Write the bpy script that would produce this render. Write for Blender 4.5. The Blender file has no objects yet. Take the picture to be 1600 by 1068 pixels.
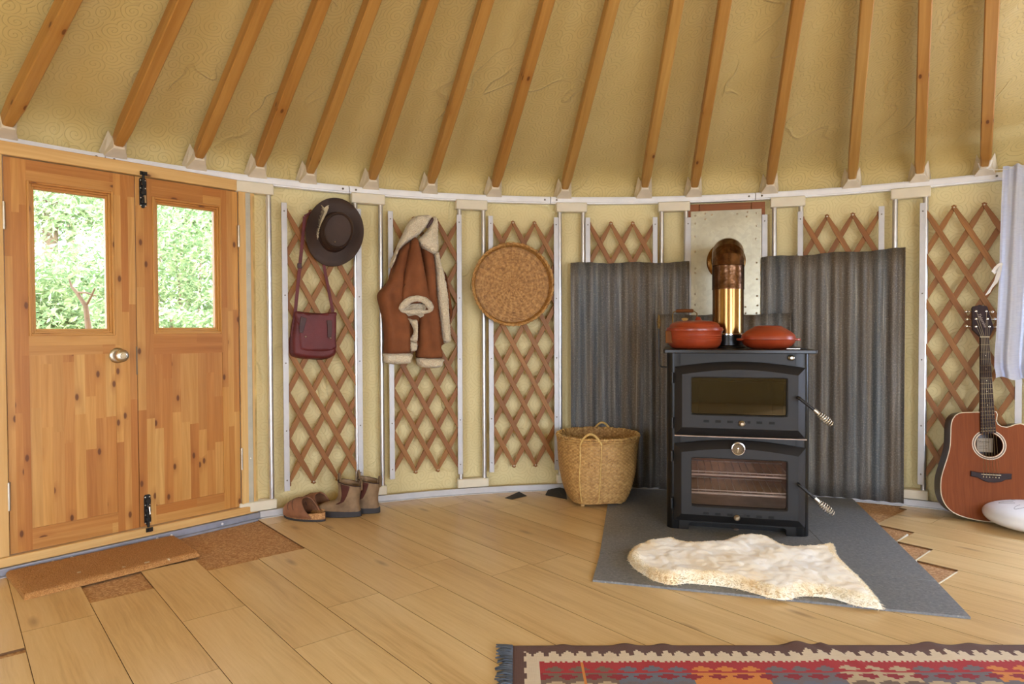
import bpy, bmesh, math, random
from mathutils import Vector, Matrix, noise
from mathutils.geometry import delaunay_2d_cdt
random.seed(7)
C = bpy.context.scene.collection
PI = math.pi
# ------------------------------------------------------------------ camera model and yurt dimensions (metres)
S = .93                                   # eye height of the camera
FPX, PITCH, ROLL = 1045.5, .0204, -.0042  # focal length in pixels of a 1600 px wide frame
R = 3.3804*S; X0 = .5948*S; Y0 = .7742*S  # yurt wall radius, yurt centre
APEX, SLOPE = 3.39*S, .452
CR, SR = math.cos(ROLL), math.sin(ROLL); CP, SP = math.cos(PITCH), math.sin(PITCH)
CAM = Vector((0, 0, S))
def ray(u, v):
    a = u-800; b = v-534
    U = a*CR+b*SR; V = -a*SR+b*CR
    return Vector((U/FPX, CP-V/FPX*SP, -V/FPX*CP-SP))
def fl(u, v, z=0.0):
    d = ray(u, v); t = (z-S)/d.z; return CAM+d*t
def cyl(u, v, RR=R):
    d = ray(u, v); A = d.x*d.x+d.y*d.y; B = -(d.x*X0+d.y*Y0); K = X0*X0+Y0*Y0-RR*RR
    t = (-B+math.sqrt(B*B-A*K))/A
    return CAM+d*t
def cone(u, v):
    d = ray(u, v); g = lambda t: (S+d.z*t)-(APEX-SLOPE*math.hypot(d.x*t-X0, d.y*t-Y0))
    lo, hi = 0, 8
    for i in range(60):
        m = (lo+hi)/2
        if g(m) > 0: hi = m
        else: lo = m
    return CAM+d*lo
def angd(P): return math.degrees(math.atan2(P.x-X0, P.y-Y0))
def wp(a, z, rr=R):                        # point on the wall: angle in degrees, height
    a = math.radians(a); return Vector((X0+rr*math.sin(a), Y0+rr*math.cos(a), z))
class Fr:                                  # a local frame: x right, y away from the room, z up
    def __init__(s, o, rz=0.0, tilt=0.0):
        s.o = Vector(o); s.rz = rz; s.tilt = tilt
        s.M = Matrix.Translation(s.o) @ Matrix.Rotation(rz, 4, 'Z') @ Matrix.Rotation(tilt, 4, 'X')
        s.I = s.M.inverted()
    def px(s, u, v, y=0.0):                # local point of a pixel on the plane local y = const
        o = s.I @ CAM; d = s.I.to_3x3() @ ray(u, v)
        t = (y-o.y)/d.y; return o+d*t
    def pz(s, u, v, z=0.0):
        o = s.I @ CAM; d = s.I.to_3x3() @ ray(u, v)
        t = (z-o.z)/d.z; return o+d*t
def wfr(u, v, rr=R, z=None):               # frame on the wall under a pixel
    P = cyl(u, v, rr)
    if z is not None: P.z = z
    return Fr(P, -math.radians(angd(P)))
# ------------------------------------------------------------------ mesh builder
class MB:
    def __init__(s): s.v = []; s.f = []; s.g = []; s.uv = []; s.t = []; s.m = []
    def add(s, vs, fs, grain=None, tone=None, m=0, uvs=None):
        b = len(s.v); s.v += [Vector(p) for p in vs]
        off = (random.random()*20, random.random()*20); tn = random.random() if tone is None else tone
        for i, f in enumerate(fs):
            s.f.append(tuple(b+k for k in f)); s.g.append((grain, off)); s.t.append(tn)
            s.m.append(m if isinstance(m, int) else m[i]); s.uv.append(uvs[i] if uvs else None)
        return s
    def box(s, x0, x1, y0, y1, z0, z1, grain='x', M=None, tone=None, m=0):
        vs = [Vector((x, y, z)) for z in (z0, z1) for y in (y0, y1) for x in (x0, x1)]
        if M: vs = [M @ p for p in vs]
        fs = [(0, 2, 3, 1), (4, 5, 7, 6), (0, 1, 5, 4), (2, 6, 7, 3), (0, 4, 6, 2), (1, 3, 7, 5)]
        g = {'x': Vector((1, 0, 0)), 'y': Vector((0, 1, 0)), 'z': Vector((0, 0, 1))}[grain] if isinstance(grain, str) else grain
        if M and isinstance(grain, str): g = M.to_3x3() @ g
        return s.add(vs, fs, g, tone, m)
    def prism(s, poly, y0, y1, grain=None, tone=None, m=0, mp=None, cap=True):
        n = len(poly); mp = mp or (lambda a, b, d: Vector((a, d, b)))
        vs = [mp(a, b, y0) for a, b in poly]+[mp(a, b, y1) for a, b in poly]
        fs = [(i, (i+1) % n, n+(i+1) % n, n+i) for i in range(n)]
        if cap: fs += [tuple(range(n-1, -1, -1)), tuple(range(n, 2*n))]
        return s.add(vs, fs, grain, tone, m)
    def rings(s, rs, cap0=True, cap1=True, closed=True, loop=False, grain=None, tone=None, m=0, uvs=False):
        n = len(rs[0]); vs = [p for r in rs for p in r]; fs = []; U = [] if uvs else None; k = len(rs)
        for i in range(k if loop else k-1):
            j2 = (i+1) % k
            for j in range(n if closed else n-1):
                q = (j+1) % n
                fs.append((i*n+j, i*n+q, j2*n+q, j2*n+j))
                if uvs: U.append([(j/n, i/(k-1)), ((j+1)/n, i/(k-1)), ((j+1)/n, (i+1)/(k-1)), (j/n, (i+1)/(k-1))])
        if closed and not loop:
            if cap0: fs.append(tuple(range(n-1, -1, -1))); U is not None and U.append([(0, 0)]*n)
            if cap1: fs.append(tuple((k-1)*n+j for j in range(n))); U is not None and U.append([(0, 1)]*n)
        return s.add(vs, fs, grain, tone, m, U)
    def tube(s, pts, r, n=8, cap=True, loop=False, tone=None, m=0, grain=None):
        pts = [Vector(p) for p in pts]; k = len(pts); rs = []
        rad = r if isinstance(r, (list, tuple)) else [r]*k
        up = None
        for i in range(k):
            a = pts[(i-1) % k] if (loop or i) else pts[0]; b = pts[(i+1) % k] if (loop or i < k-1) else pts[-1]
            t = (b-a).normalized()
            if up is None:
                up = Vector((0, 0, 1)) if abs(t.z) < .9 else Vector((1, 0, 0))
            sd = t.cross(up)
            if sd.length < 1e-5: sd = t.orthogonal()
            sd.normalize(); up = sd.cross(t).normalized()
            rs.append([pts[i]+(sd*math.cos(2*PI*j/n)+up*math.sin(2*PI*j/n))*rad[i] for j in range(n)])
        return s.rings(rs, cap, cap, True, loop, grain if grain else (pts[-1]-pts[0]).normalized() if not loop else None, tone, m)
    def lathe(s, prof, n=32, c=(0, 0, 0), M=None, tone=None, m=0, uvs=False, sx=1.0, sy=1.0):
        rs = []
        for r, z in prof:
            ring = [Vector((c[0]+sx*r*math.cos(2*PI*j/n), c[1]+sy*r*math.sin(2*PI*j/n), c[2]+z)) for j in range(n)]
            rs.append([M @ p for p in ring] if M else ring)
        return s.rings(rs, True, True, True, False, None, tone, m, uvs)
    def grid(s, P, closeu=False, grain=None, tone=None, m=0, uvs=None):
        nu = len(P); nv = len(P[0]); vs = [p for r in P for p in r]; fs = []; U = []
        for i in range(nu if closeu else nu-1):
            for j in range(nv-1):
                q = (i+1) % nu; fs.append((i*nv+j, q*nv+j, q*nv+j+1, i*nv+j+1))
                if uvs:
                    U.append([uvs(i, j), uvs(i+1, j), uvs(i+1, j+1), uvs(i, j+1)])
        return s.add(vs, fs, grain, tone, m, U if uvs else None)
    def build(s, name, mats, parent=None, fr=None, smooth=40, bevel=0, solid=0, sub=0, seg=2):
        me = bpy.data.meshes.new(name); me.from_pydata([tuple(p) for p in s.v], [], s.f)
        if not isinstance(mats, (list, tuple)): mats = [mats]
        for mm in mats: me.materials.append(mm)
        uv = me.uv_layers.new(name='UVMap'); at = me.attributes.new('tone', 'FLOAT', 'FACE')
        li = 0; uvd = [0.0]*(2*len(me.loops))
        for fi, f in enumerate(s.f):
            g, off = s.g[fi]
            if s.uv[fi] is not None:
                for q in s.uv[fi]:
                    uvd[2*li] = q[0]; uvd[2*li+1] = q[1]; li += 1
                continue
            nrm = me.polygons[fi].normal
            if g is None: g2 = nrm.orthogonal().normalized()
            else: g2 = g
            cr = nrm.cross(g2)
            if cr.length < .2: cr = g2.orthogonal()
            cr.normalize()
            for k in f:
                p = s.v[k]; uvd[2*li] = p.dot(g2)+off[0]; uvd[2*li+1] = p.dot(cr)+off[1]; li += 1
        uv.data.foreach_set('uv', uvd); at.data.foreach_set('value', s.t)
        me.polygons.foreach_set('material_index', s.m)
        bm = bmesh.new(); bm.from_mesh(me); bmesh.ops.recalc_face_normals(bm, faces=bm.faces) if sub != -1 else None
        bm.to_mesh(me); bm.free()
        if smooth:
            me.polygons.foreach_set('use_smooth', [True]*len(me.polygons)); me.set_sharp_from_angle(angle=math.radians(smooth))
        me.update()
        o = bpy.data.objects.new(name, me); C.objects.link(o)
        if parent: o.parent = parent
        if fr: o.location = fr.o; o.rotation_euler = (fr.tilt, 0, fr.rz)
        if fr and fr.tilt:
            o.rotation_euler = (Matrix.Rotation(fr.rz, 3, 'Z') @ Matrix.Rotation(fr.tilt, 3, 'X')).to_euler()
        if bevel:
            md = o.modifiers.new('Bevel', 'BEVEL'); md.width = bevel; md.segments = seg; md.limit_method = 'ANGLE'; md.angle_limit = math.radians(35)
        if solid:
            md = o.modifiers.new('Solidify', 'SOLIDIFY'); md.thickness = solid; md.offset = 0
        if sub > 0:
            md = o.modifiers.new('Subsurf', 'SUBSURF'); md.levels = sub; md.render_levels = sub
        return o
def tag(o, label=None, cat=None, group=None, kind=None):
    if label: o['label'] = label
    if cat: o['category'] = cat
    if group: o['group'] = group
    if kind: o['kind'] = kind
    return o
def thing(name, label, cat, fr, group=None, kind=None):
    o = bpy.data.objects.new(name, None); C.objects.link(o); o.empty_display_size = .05
    o.location = fr.o; o.rotation_euler = (Matrix.Rotation(fr.rz, 3, 'Z') @ Matrix.Rotation(fr.tilt, 3, 'X')).to_euler()
    return tag(o, label, cat, group, kind)
def inpoly(x, y, P):
    c = False; n = len(P); j = n-1
    for i in range(n):
        xi, yi = P[i]; xj, yj = P[j]
        if (yi > y) != (yj > y) and x < (xj-xi)*(y-yi)/(yj-yi)+xi: c = not c
        j = i
    return c
def pdist(x, y, P):
    b = 1e9; n = len(P)
    for i in range(n):
        ax, ay = P[i]; bx, by = P[(i+1) % n]; dx, dy = bx-ax, by-ay
        L = dx*dx+dy*dy; t = 0 if L == 0 else max(0, min(1, ((x-ax)*dx+(y-ay)*dy)/L))
        q = (ax+t*dx-x)**2+(ay+t*dy-y)**2
        if q < b: b = q
    return math.sqrt(b)
def smoothpoly(P, h, it=1):                # Catmull-Rom resampling of a closed outline
    n = len(P); out = []
    for i in range(n):
        p0, p1, p2, p3 = [Vector(P[(i+k-1) % n][:2]) for k in range(4)]
        k = max(1, int((p2-p1).length/h))
        for q in range(k):
            t = q/k
            out.append(tuple(.5*((2*p1)+(p2-p0)*t+(2*p0-5*p1+4*p2-p3)*t*t+(3*p1-p0-3*p2+p3)*t**3)))
    return out
def linpoly(P, h):
    n = len(P); out = []
    for i in range(n):
        a, b = Vector(P[i][:2]), Vector(P[(i+1) % n][:2]); k = max(1, int((b-a).length/h))
        out += [tuple(a.lerp(b, q/k)) for q in range(k)]
    return out
def pillow(P, h, T, w, back=.3, fn=None, mp=None, mb=None, smooth=True, m=0, tone=None):
    """thick cushion-like solid over an outline: front rises to T over the distance w from the rim"""
    mb = mb or MB(); Q = smoothpoly(P, h) if smooth else linpoly(P, h)
    xs = [p[0] for p in Q]; ys = [p[1] for p in Q]; pts = list(Q); nb = len(Q)
    y = min(ys)+h/2; r = 0
    while y < max(ys):
        x = min(xs)+h/2+(h/2 if r % 2 else 0)
        while x < max(xs):
            if inpoly(x, y, Q) and pdist(x, y, Q) > .5*h: pts.append((x+random.uniform(-.1, .1)*h, y+random.uniform(-.1, .1)*h))
            x += h
        y += h*.87; r += 1
    V, E, F = delaunay_2d_cdt([Vector(p) for p in pts], [(i, (i+1) % nb) for i in range(nb)], [], 1, 1e-6)[:3]
    mp = mp or (lambda a, b, d: Vector((a, -d, b)))
    fr_, bk, uvp = [], [], []
    for p in V:
        d = pdist(p.x, p.y, Q); k = min(1, d/w); k = math.sqrt(max(0, 1-(1-k)**2))
        e = fn(p.x, p.y, d) if fn else 0
        fr_.append(mp(p.x, p.y, T*k+(e*min(1, d/(h*1.5)) if fn else 0))); bk.append(mp(p.x, p.y, -T*back*k))
        uvp.append((p.x, p.y))
    n = len(V); rim = [pdist(p.x, p.y, Q) < 1e-4 for p in V]
    fs = [tuple(f) for f in F]+[tuple((k if rim[k] else n+k) for k in reversed(f)) for f in F]
    uvs = [[uvp[k % n] for k in f] for f in fs]
    mb.add(fr_+bk, fs, None, tone, m, uvs)
    return mb
# ------------------------------------------------------------------ materials
def lin(c): return tuple(((x/255)/12.92 if x/255 <= .04045 else ((x/255+.055)/1.055)**2.4) for x in c)+(1.0,)
class NT:
    def __init__(s, name):
        s.m = bpy.data.materials.new(name); s.m.use_nodes = True; s.t = s.m.node_tree; s.t.nodes.clear()
        s.out = s.n('ShaderNodeOutputMaterial'); s.p = s.n('ShaderNodeBsdfPrincipled'); s.l(s.p.outputs[0], s.out.inputs[0])
        s.tc = s.n('ShaderNodeTexCoord')
    def n(s, t, **k):
        o = s.t.nodes.new(t)
        for a, b in k.items(): setattr(o, a, b)
        return o
    def l(s, a, b): s.t.links.new(a, b)
    def put(s, i, x):
        if hasattr(x, 'is_output') or isinstance(x, bpy.types.NodeSocket): s.l(x, i)
        elif x is not None: i.default_value = x
    def math(s, op, a, b=None, c=None):
        o = s.n('ShaderNodeMath', operation=op)
        for i, x in enumerate((a, b, c)): s.put(o.inputs[i], x)
        return o.outputs[0]
    def vm(s, op, a, b=None):
        o = s.n('ShaderNodeVectorMath', operation=op); s.put(o.inputs[0], a); s.put(o.inputs[1], b)
        return o.outputs[0] if op not in ('LENGTH', 'DISTANCE') else o.outputs[1]
    def map(s, v, sc=(1, 1, 1), loc=(0, 0, 0)):
        o = s.n('ShaderNodeMapping'); s.l(v, o.inputs[0]); o.inputs['Scale'].default_value = sc; o.inputs['Location'].default_value = loc
        return o.outputs[0]
    def noise(s, v, sc=5, det=3, rough=.55, dist=0, out=0):
        o = s.n('ShaderNodeTexNoise'); s.l(v, o.inputs['Vector']); o.inputs['Scale'].default_value = sc
        o.inputs['Detail'].default_value = det; o.inputs['Roughness'].default_value = rough; o.inputs['Distortion'].default_value = dist
        return o.outputs[out]
    def voro(s, v, sc=5, feat='F1', out='Distance', rnd=1.0, dim='3D'):
        o = s.n('ShaderNodeTexVoronoi', feature=feat, voronoi_dimensions=dim); s.l(v, o.inputs['Vector']); o.inputs['Scale'].default_value = sc
        o.inputs['Randomness'].default_value = rnd
        if out == 'Color':
            q = s.n('ShaderNodeSeparateColor'); s.l(o.outputs['Color'], q.inputs[0]); s.lastcol = o.outputs['Color']; return q.outputs[0]
        return o.outputs[out]
    def wave(s, v, sc=5, dist=2, det=2, dsc=1, dirn='X', typ='BANDS', prof='SIN'):
        o = s.n('ShaderNodeTexWave', wave_type=typ, wave_profile=prof)
        if typ == 'BANDS': o.bands_direction = dirn
        s.l(v, o.inputs['Vector']); o.inputs['Scale'].default_value = sc; o.inputs['Distortion'].default_value = dist
        o.inputs['Detail'].default_value = det; o.inputs['Detail Scale'].default_value = dsc
        return o.outputs['Fac']
    def ramp(s, f, stops, interp='LINEAR'):
        o = s.n('ShaderNodeValToRGB'); s.l(f, o.inputs[0]); e = o.color_ramp.elements; o.color_ramp.interpolation = interp
        while len(e) < len(stops): e.new(.5)
        for i, (p, c) in enumerate(stops):
            e[i].position = p; e[i].color = c if len(c) == 4 else lin(c)
        return o.outputs[0]
    def mix(s, f, a, b, mode='MIX'):
        o = s.n('ShaderNodeMix', data_type='RGBA', blend_type=mode); s.put(o.inputs[0], f)
        for i, x in ((6, a), (7, b)):
            if isinstance(x, tuple) and len(x) == 3: x = lin(x)
            s.put(o.inputs[i], x)
        return o.outputs[2]
    def mr(s, f, a, b, c=0, d=1):
        o = s.n('ShaderNodeMapRange'); s.l(f, o.inputs[0])
        for i, x in enumerate((a, b, c, d)): o.inputs[i+1].default_value = x
        return o.outputs[0]
    def bump(s, h, st=.3, d=.01):
        o = s.n('ShaderNodeBump'); o.inputs['Strength'].default_value = st; o.inputs['Distance'].default_value = d
        s.l(h, o.inputs['Height']); s.l(o.outputs[0], s.p.inputs['Normal']); return o
    def tone(s):
        o = s.n('ShaderNodeAttribute', attribute_name='tone'); return o.outputs['Fac']
    def uv(s): return s.tc.outputs['UV']
    def ob(s): return s.tc.outputs['Object']
    def fin(s, col=None, rough=.5, metal=0, **k):
        if col is not None: s.put(s.p.inputs['Base Color'], lin(col) if isinstance(col, tuple) and len(col) == 3 else col)
        s.put(s.p.inputs['Roughness'], rough); s.put(s.p.inputs['Metallic'], metal)
        for a, b in k.items(): s.put(s.p.inputs[a.replace('_', ' ')], b)
        return s.m
def plain(name, c, rough=.5, metal=0, var=.06, bump=0, bsc=200, **k):
    n = NT(name); f = n.noise(n.ob(), 14, 3)
    d = tuple(max(0, x*(1-var*2)) for x in c); col = n.ramp(f, [(.3, d), (.7, c)])
    if bump: n.bump(n.noise(n.ob(), bsc, 3), bump, .002)
    return n.fin(col, rough, metal, **k)
def wood(name, light, dark, knot=(92, 48, 18), rough=.5, gs=1.0, knots=.0, tones=None, ring=.5, spec=.4, ksc=1.0):
    n = NT(name); uv = n.uv()
    wob = n.vm('ADD', uv, n.vm('MULTIPLY', n.noise(n.map(uv, (1.2*gs, 5*gs, 1)), 1.5, 2, out=1), (.0, .05, 0)))
    a = n.noise(n.map(wob, (2.2*gs, 70*gs, 1)), 1, 4, .6); b = n.noise(n.map(wob, (.7*gs, 16*gs, 1)), 1, 2, .5, .8)
    f = n.math('ADD', n.math('MULTIPLY', a, 1-ring), n.math('MULTIPLY', b, ring))
    col = n.ramp(f, [(.3, dark), (.5, tuple((x+y)/2 for x, y in zip(light, dark))), (.68, light)])
    t = n.tone()
    if tones:
        col = n.mix(n.math('MULTIPLY', n.math('SUBTRACT', 1.0, t), tones[0]), col, tones[1], 'MULTIPLY')
        if len(tones) > 2: col = n.mix(n.math('MULTIPLY', n.math('FRACT', n.math('MULTIPLY', t, 7.31)), tones[2]), col, tones[3], 'MULTIPLY')
    if knots:
        kv = n.map(uv, (5.0*ksc, 11*ksc, 1)); d = n.voro(kv, 1, rnd=1.0, dim='2D'); sel = n.voro(kv, 1, out='Color', dim='2D')
        pick = n.math('GREATER_THAN', sel, 1-knots)
        k1 = n.math('MULTIPLY', n.mr(d, .085, .05), pick); k2 = n.math('MULTIPLY', n.mr(d, .26, .05), pick)
        col = n.mix(n.math('MULTIPLY', k2, .45), col, (150, 88, 36)); col = n.mix(n.math('MULTIPLY', k1, .85), col, knot)
    n.bump(a, .08, .002)
    return n.fin(col, rough, 0, Specular_IOR_Level=spec)
M = {}
def scroll(name, base, hi, rough, dark):
    n = NT(name); uv = n.uv()
    v = n.vm('ADD', uv, n.vm('MULTIPLY', n.vm('SUBTRACT', n.noise(uv, 9, 1, out=1), (.5, .5, .5)), (.03, .03, 0)))
    sc = 13.0; o = n.n('ShaderNodeTexVoronoi', feature='F1', voronoi_dimensions='2D'); n.l(v, o.inputs['Vector']); o.inputs['Scale'].default_value = sc; o.inputs['Randomness'].default_value = .85
    loc = n.vm('MULTIPLY', n.vm('SUBTRACT', v, o.outputs['Position']), (1, 1, 0)); sp = n.n('ShaderNodeSeparateXYZ'); n.l(loc, sp.inputs[0])
    ang = n.math('ARCTAN2', sp.outputs[1], sp.outputs[0]); r = n.vm('LENGTH', loc)
    cs = n.n('ShaderNodeSeparateColor'); n.l(o.outputs['Color'], cs.inputs[0])
    sg = n.math('SUBTRACT', n.math('MULTIPLY', n.math('GREATER_THAN', cs.outputs[0], .5), 2), 1)
    ph = n.math('ADD', n.math('MULTIPLY', r, 62), n.math('ADD', n.math('MULTIPLY', n.math('MULTIPLY', ang, sg), .159), cs.outputs[1]))
    tri = n.math('ABSOLUTE', n.math('SUBTRACT', n.math('FRACT', ph), .5))
    line = n.mr(tri, .10, .03)
    big = n.noise(uv, 1.3, 2); patch = n.mr(big, .25, .5, .15, 1.0); line = n.math('MULTIPLY', line, patch)
    col = n.mix(n.math('MULTIPLY', line, .34), n.ramp(n.noise(uv, 3, 4), [(.3, base), (.7, hi)]), dark)
    # creases: thin ridges of folded cloth
    wv = n.vm('ADD', uv, n.vm('MULTIPLY', n.noise(uv, 2.2, 2, out=1), (.5, .5, 0)))
    rd = n.math('ABSOLUTE', n.math('SUBTRACT', n.noise(n.map(wv, (1, .55, 1)), 3.4, 1.5, .45, .3), .5)); cr = n.mr(rd, 0, .016, 1, 0); cm = n.mr(n.noise(n.map(uv, (1, 1, 1), (5, 2, 0)), 2.3, 1), .5, .62)
    soft = n.noise(n.map(uv, (1, .7, 1)), 5.5, 3, .5, .6)
    fine = n.noise(uv, 700, 1)
    h = n.math('ADD', n.math('ADD', n.math('MULTIPLY', line, -.1), n.math('MULTIPLY', n.math('MULTIPLY', cr, cm), .9)), n.math('ADD', n.math('MULTIPLY', soft, 1.4), n.math('MULTIPLY', fine, .05)))
    n.bump(h, .55, .01)
    return n.fin(col, rough, 0, Specular_IOR_Level=.35, Sheen_Weight=.15)
M['ceil'] = scroll('ceiling_cloth', (204, 182, 120), (212, 191, 130), .5, (124, 100, 50))
M['wall'] = scroll('wall_cloth', (218, 200, 146), (226, 209, 156), .6, (176, 158, 104))
M['pine'] = wood('rafter_pine', (200, 158, 88), (166, 120, 58), knots=.2, rough=.45, tones=(.45, (228, 184, 130)))
M['door'] = wood('door_pine', (214, 166, 96), (182, 130, 64), knots=.38, rough=.42, tones=(.7, (204, 152, 96), .4, (255, 226, 170)), gs=1.1, ring=.35)
M['sill'] = wood('sill_pine', (226, 188, 124), (200, 152, 88), knots=.08, rough=.5)
M['lattice'] = wood('lattice_timber', (166, 112, 52), (128, 82, 34), rough=.5, tones=(.4, (206, 156, 106)), ring=.3)
M['redwood'] = wood('flue_frame_timber', (150, 88, 42), (116, 62, 26), knots=.15, rough=.55)
def floor_mat():
    n = NT('oak_laminate'); uv = n.uv()
    wob = n.vm('ADD', uv, n.vm('MULTIPLY', n.vm('SUBTRACT', n.noise(n.map(uv, (1.6, 5, 1)), 1.3, 3, out=1), (.5, .5, .5)), (.22, .045, 0)))
    a = n.noise(n.map(wob, (5, 110, 1)), 1, 4, .65); b = n.noise(n.map(wob, (.55, 12, 1)), 1, 3, .55, 1.3); cpl = n.noise(n.map(uv, (1.3, 5, 1)), 1, 3)
    f = n.math('ADD', n.math('ADD', n.math('MULTIPLY', a, .32), n.math('MULTIPLY', b, .36)), n.math('MULTIPLY', cpl, .32))
    col = n.ramp(f, [(.32, (186, 148, 94)), (.5, (216, 185, 131)), (.68, (230, 203, 154))])
    kv = n.map(uv, (1.6, 5.5, 1)); d = n.voro(kv, 1, dim='2D'); sel = n.voro(kv, 1, out='Color', dim='2D'); pk = n.math('GREATER_THAN', sel, .8)
    col = n.mix(n.math('MULTIPLY', n.math('MULTIPLY', n.mr(d, .10, .02), pk), .55), col, (120, 80, 46))
    t = n.tone(); col = n.mix(n.math('MULTIPLY', t, .3), col, (226, 206, 184), 'MULTIPLY')
    n.bump(a, .02, .001)
    return n.fin(col, .31, 0, Specular_IOR_Level=.55)
M['floor'] = floor_mat()
M['joint'] = plain('plank_edge', (112, 78, 42), .7)
def chip(name, c1, c2, c3, sc):
    n = NT(name); o = n.ob(); a = n.voro(n.map(o, (1, 1, 1)), sc, out='Color'); col = n.ramp(a, [(.1, c1), (.55, c2), (.95, c3)]); col = n.mix(n.math('MULTIPLY', n.noise(o, 6, 3), .35), col, c1)
    n.bump(n.noise(o, 250, 2), .3, .002); return n.fin(col, .8)
M['chip'] = chip('chipboard', (164, 120, 78), (192, 146, 98), (214, 176, 128), 160)
M['chipo'] = chip('chipboard_orange', (184, 122, 72), (206, 144, 86), (222, 168, 112), 160)
def coir():
    n = NT('coir'); o = n.ob(); a = n.noise(o, 260, 3, .7); b = n.voro(o, 60, out='Color')
    col = n.ramp(a, [(.3, (146, 96, 50)), (.5, (194, 136, 76)), (.72, (226, 178, 116))]); col = n.mix(n.math('GREATER_THAN', b, .996), col, (226, 206, 170))
    n.bump(a, .9, .006); return n.fin(col, .95)
M['coir'] = coir()
M['wplastic'] = plain('white_plastic', (226, 216, 192), .45, var=.02, Subsurface_Weight=.05)
M['socket'] = plain('translucent_plastic', (224, 210, 186), .4, var=.04)
M['rail'] = plain('white_aluminium', (242, 242, 244), .35, var=.02)
M['alu'] = plain('brushed_aluminium', (206, 204, 202), .32, .85, var=.04)
M['strip'] = plain('grey_white_strip', (196, 194, 194), .42, .2, var=.03)
M['sillgrey'] = plain('grey_flashing', (160, 164, 178), .4, .3, var=.06)
M['board'] = plain('grey_painted_board', (188, 182, 162), .6, var=.05)
M['foam'] = plain('insulation_foam', (212, 180, 112), .9, var=.12, bump=.5)
M['screw'] = plain('screw_steel', (120, 112, 100), .35, .9)
M['black'] = plain('black_steel', (24, 22, 21), .42, .2, var=.1, Specular_IOR_Level=.5)
M['blackdoor'] = plain('black_cast_iron', (30, 28, 28), .55, .1, var=.06, bump=.12, bsc=600)
M['blacktop'] = plain('black_enamel_top', (26, 23, 22), .3, .2, var=.08)
M['blackgloss'] = plain('black_gloss_metal', (14, 13, 13), .3, .4)
M['blackmat'] = plain('black_membrane', (50, 44, 40), .8)
M['chrome'] = plain('chrome', (228, 222, 214), .16, 1, var=.03)
M['nickel'] = plain('satin_nickel', (206, 196, 178), .28, 1, var=.05)
M['brass'] = None
n = NT('brass_flue'); o = n.ob(); s_ = n.noise(n.map(o, (60, 60, 1.2)), 1, 3)
M['brass'] = n.fin(n.ramp(s_, [(.3, (118, 84, 44)), (.7, (180, 140, 88))]), .2, 1)
n = NT('heated_bronze'); o = n.ob(); s_ = n.noise(o, 26, 3, .6, .4)
n.bump(n.noise(o, 34, 2), .25, .006); M['bronze'] = n.fin(n.ramp(s_, [(.3, (78, 54, 38)), (.7, (124, 92, 68))]), .24, 1)
n = NT('galvanised_sheet'); o = n.ob(); s_ = n.voro(o, 60, out='Color')
n.bump(n.noise(o, 5, 2), .2, .01)
M['galv'] = n.fin(n.mix(n.math('MULTIPLY', s_, .35), n.ramp(n.noise(o, 5, 3), [(.3, (158, 152, 132)), (.7, (184, 178, 156))]), (142, 138, 122)), .36, .75)
def corr():
    n = NT('weathered_corrugated_iron'); o = n.uv()      # u across the corrugations, v up
    st = n.noise(n.map(o, (34, 1.3, 1)), 1, 4, .65); s2 = n.noise(n.map(o, (13, .45, 1)), 1, 3); fi = n.noise(n.map(o, (170, 110, 1)), 1, 4, .8)
    col = n.ramp(st, [(.3, (70, 68, 68)), (.45, (96, 92, 88)), (.58, (114, 110, 104)), (.74, (164, 158, 146))])
    col = n.mix(n.mr(s2, .48, .64, 0, .4), col, (80, 96, 106)); col = n.mix(n.mr(n.noise(n.map(o, (11, .5, 1), (7, 3, 0)), 1, 3), .47, .62, 0, .6), col, (100, 82, 58))
    col = n.mix(n.mr(fi, .55, .72, 0, .6), col, (190, 184, 168)); col = n.mix(n.mr(fi, .46, .3, 0, .65), col, (48, 46, 46))
    run = n.mr(n.noise(n.map(o, (60, .8, 1), (3, 1, 0)), 1, 4, .7, .3), .66, .74); col = n.mix(n.math('MULTIPLY', run, .6), col, (190, 186, 176))
    n.bump(fi, .15, .002); return n.fin(col, .6, .15)
M['corr'] = corr()
def slate():
    n = NT('hearth_stone'); o = n.ob(); a = n.noise(o, 90, 4, .7); b = n.noise(o, 5, 3); d = n.voro(o, 85); sel = n.voro(o, 85, out='Color')
    col = n.ramp(a, [(.3, (102, 103, 104)), (.5, (126, 127, 128)), (.72, (152, 152, 152))]); col = n.mix(n.math('MULTIPLY', b, .5), col, (108, 114, 122))
    col = n.mix(n.math('MULTIPLY', n.mr(d, .3, .1), n.math('GREATER_THAN', sel, .86)), col, (164, 162, 154))
    col = n.mix(n.math('MULTIPLY', n.tone(), .25), col, (190, 190, 196), 'MULTIPLY'); n.bump(a, .25, .003); return n.fin(col, .5)
M['slate'] = slate()
M['glassd'] = None
def thin_glass(name, tint, refl, rough=.02):
    n = NT(name); n.t.nodes.remove(n.p); tr = n.n('ShaderNodeBsdfTransparent'); tr.inputs[0].default_value = tint
    gl = n.n('ShaderNodeBsdfGlossy'); gl.inputs['Roughness'].default_value = rough
    fr = n.n('ShaderNodeFresnel'); fr.inputs[0].default_value = 1.45; mx = n.n('ShaderNodeMixShader')
    n.l(n.math('MULTIPLY', fr.outputs[0], refl), mx.inputs[0]); n.l(tr.outputs[0], mx.inputs[1]); n.l(gl.outputs[0], mx.inputs[2]); n.l(mx.outputs[0], n.out.inputs[0])
    return n.m
M['pane'] = thin_glass('window_glass', (.96, .98, .97, 1), .8)
M['oglass'] = thin_glass('oven_glass', (.86, .8, .76, 1), .9)
M['fglass'] = thin_glass('firebox_glass', (.42, .34, .22, 1), 1.4)
M['firebrick'] = plain('firebrick', (112, 74, 36), .8)
M['fireback'] = plain('sooty_firebox', (48, 38, 20), .6)
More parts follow.
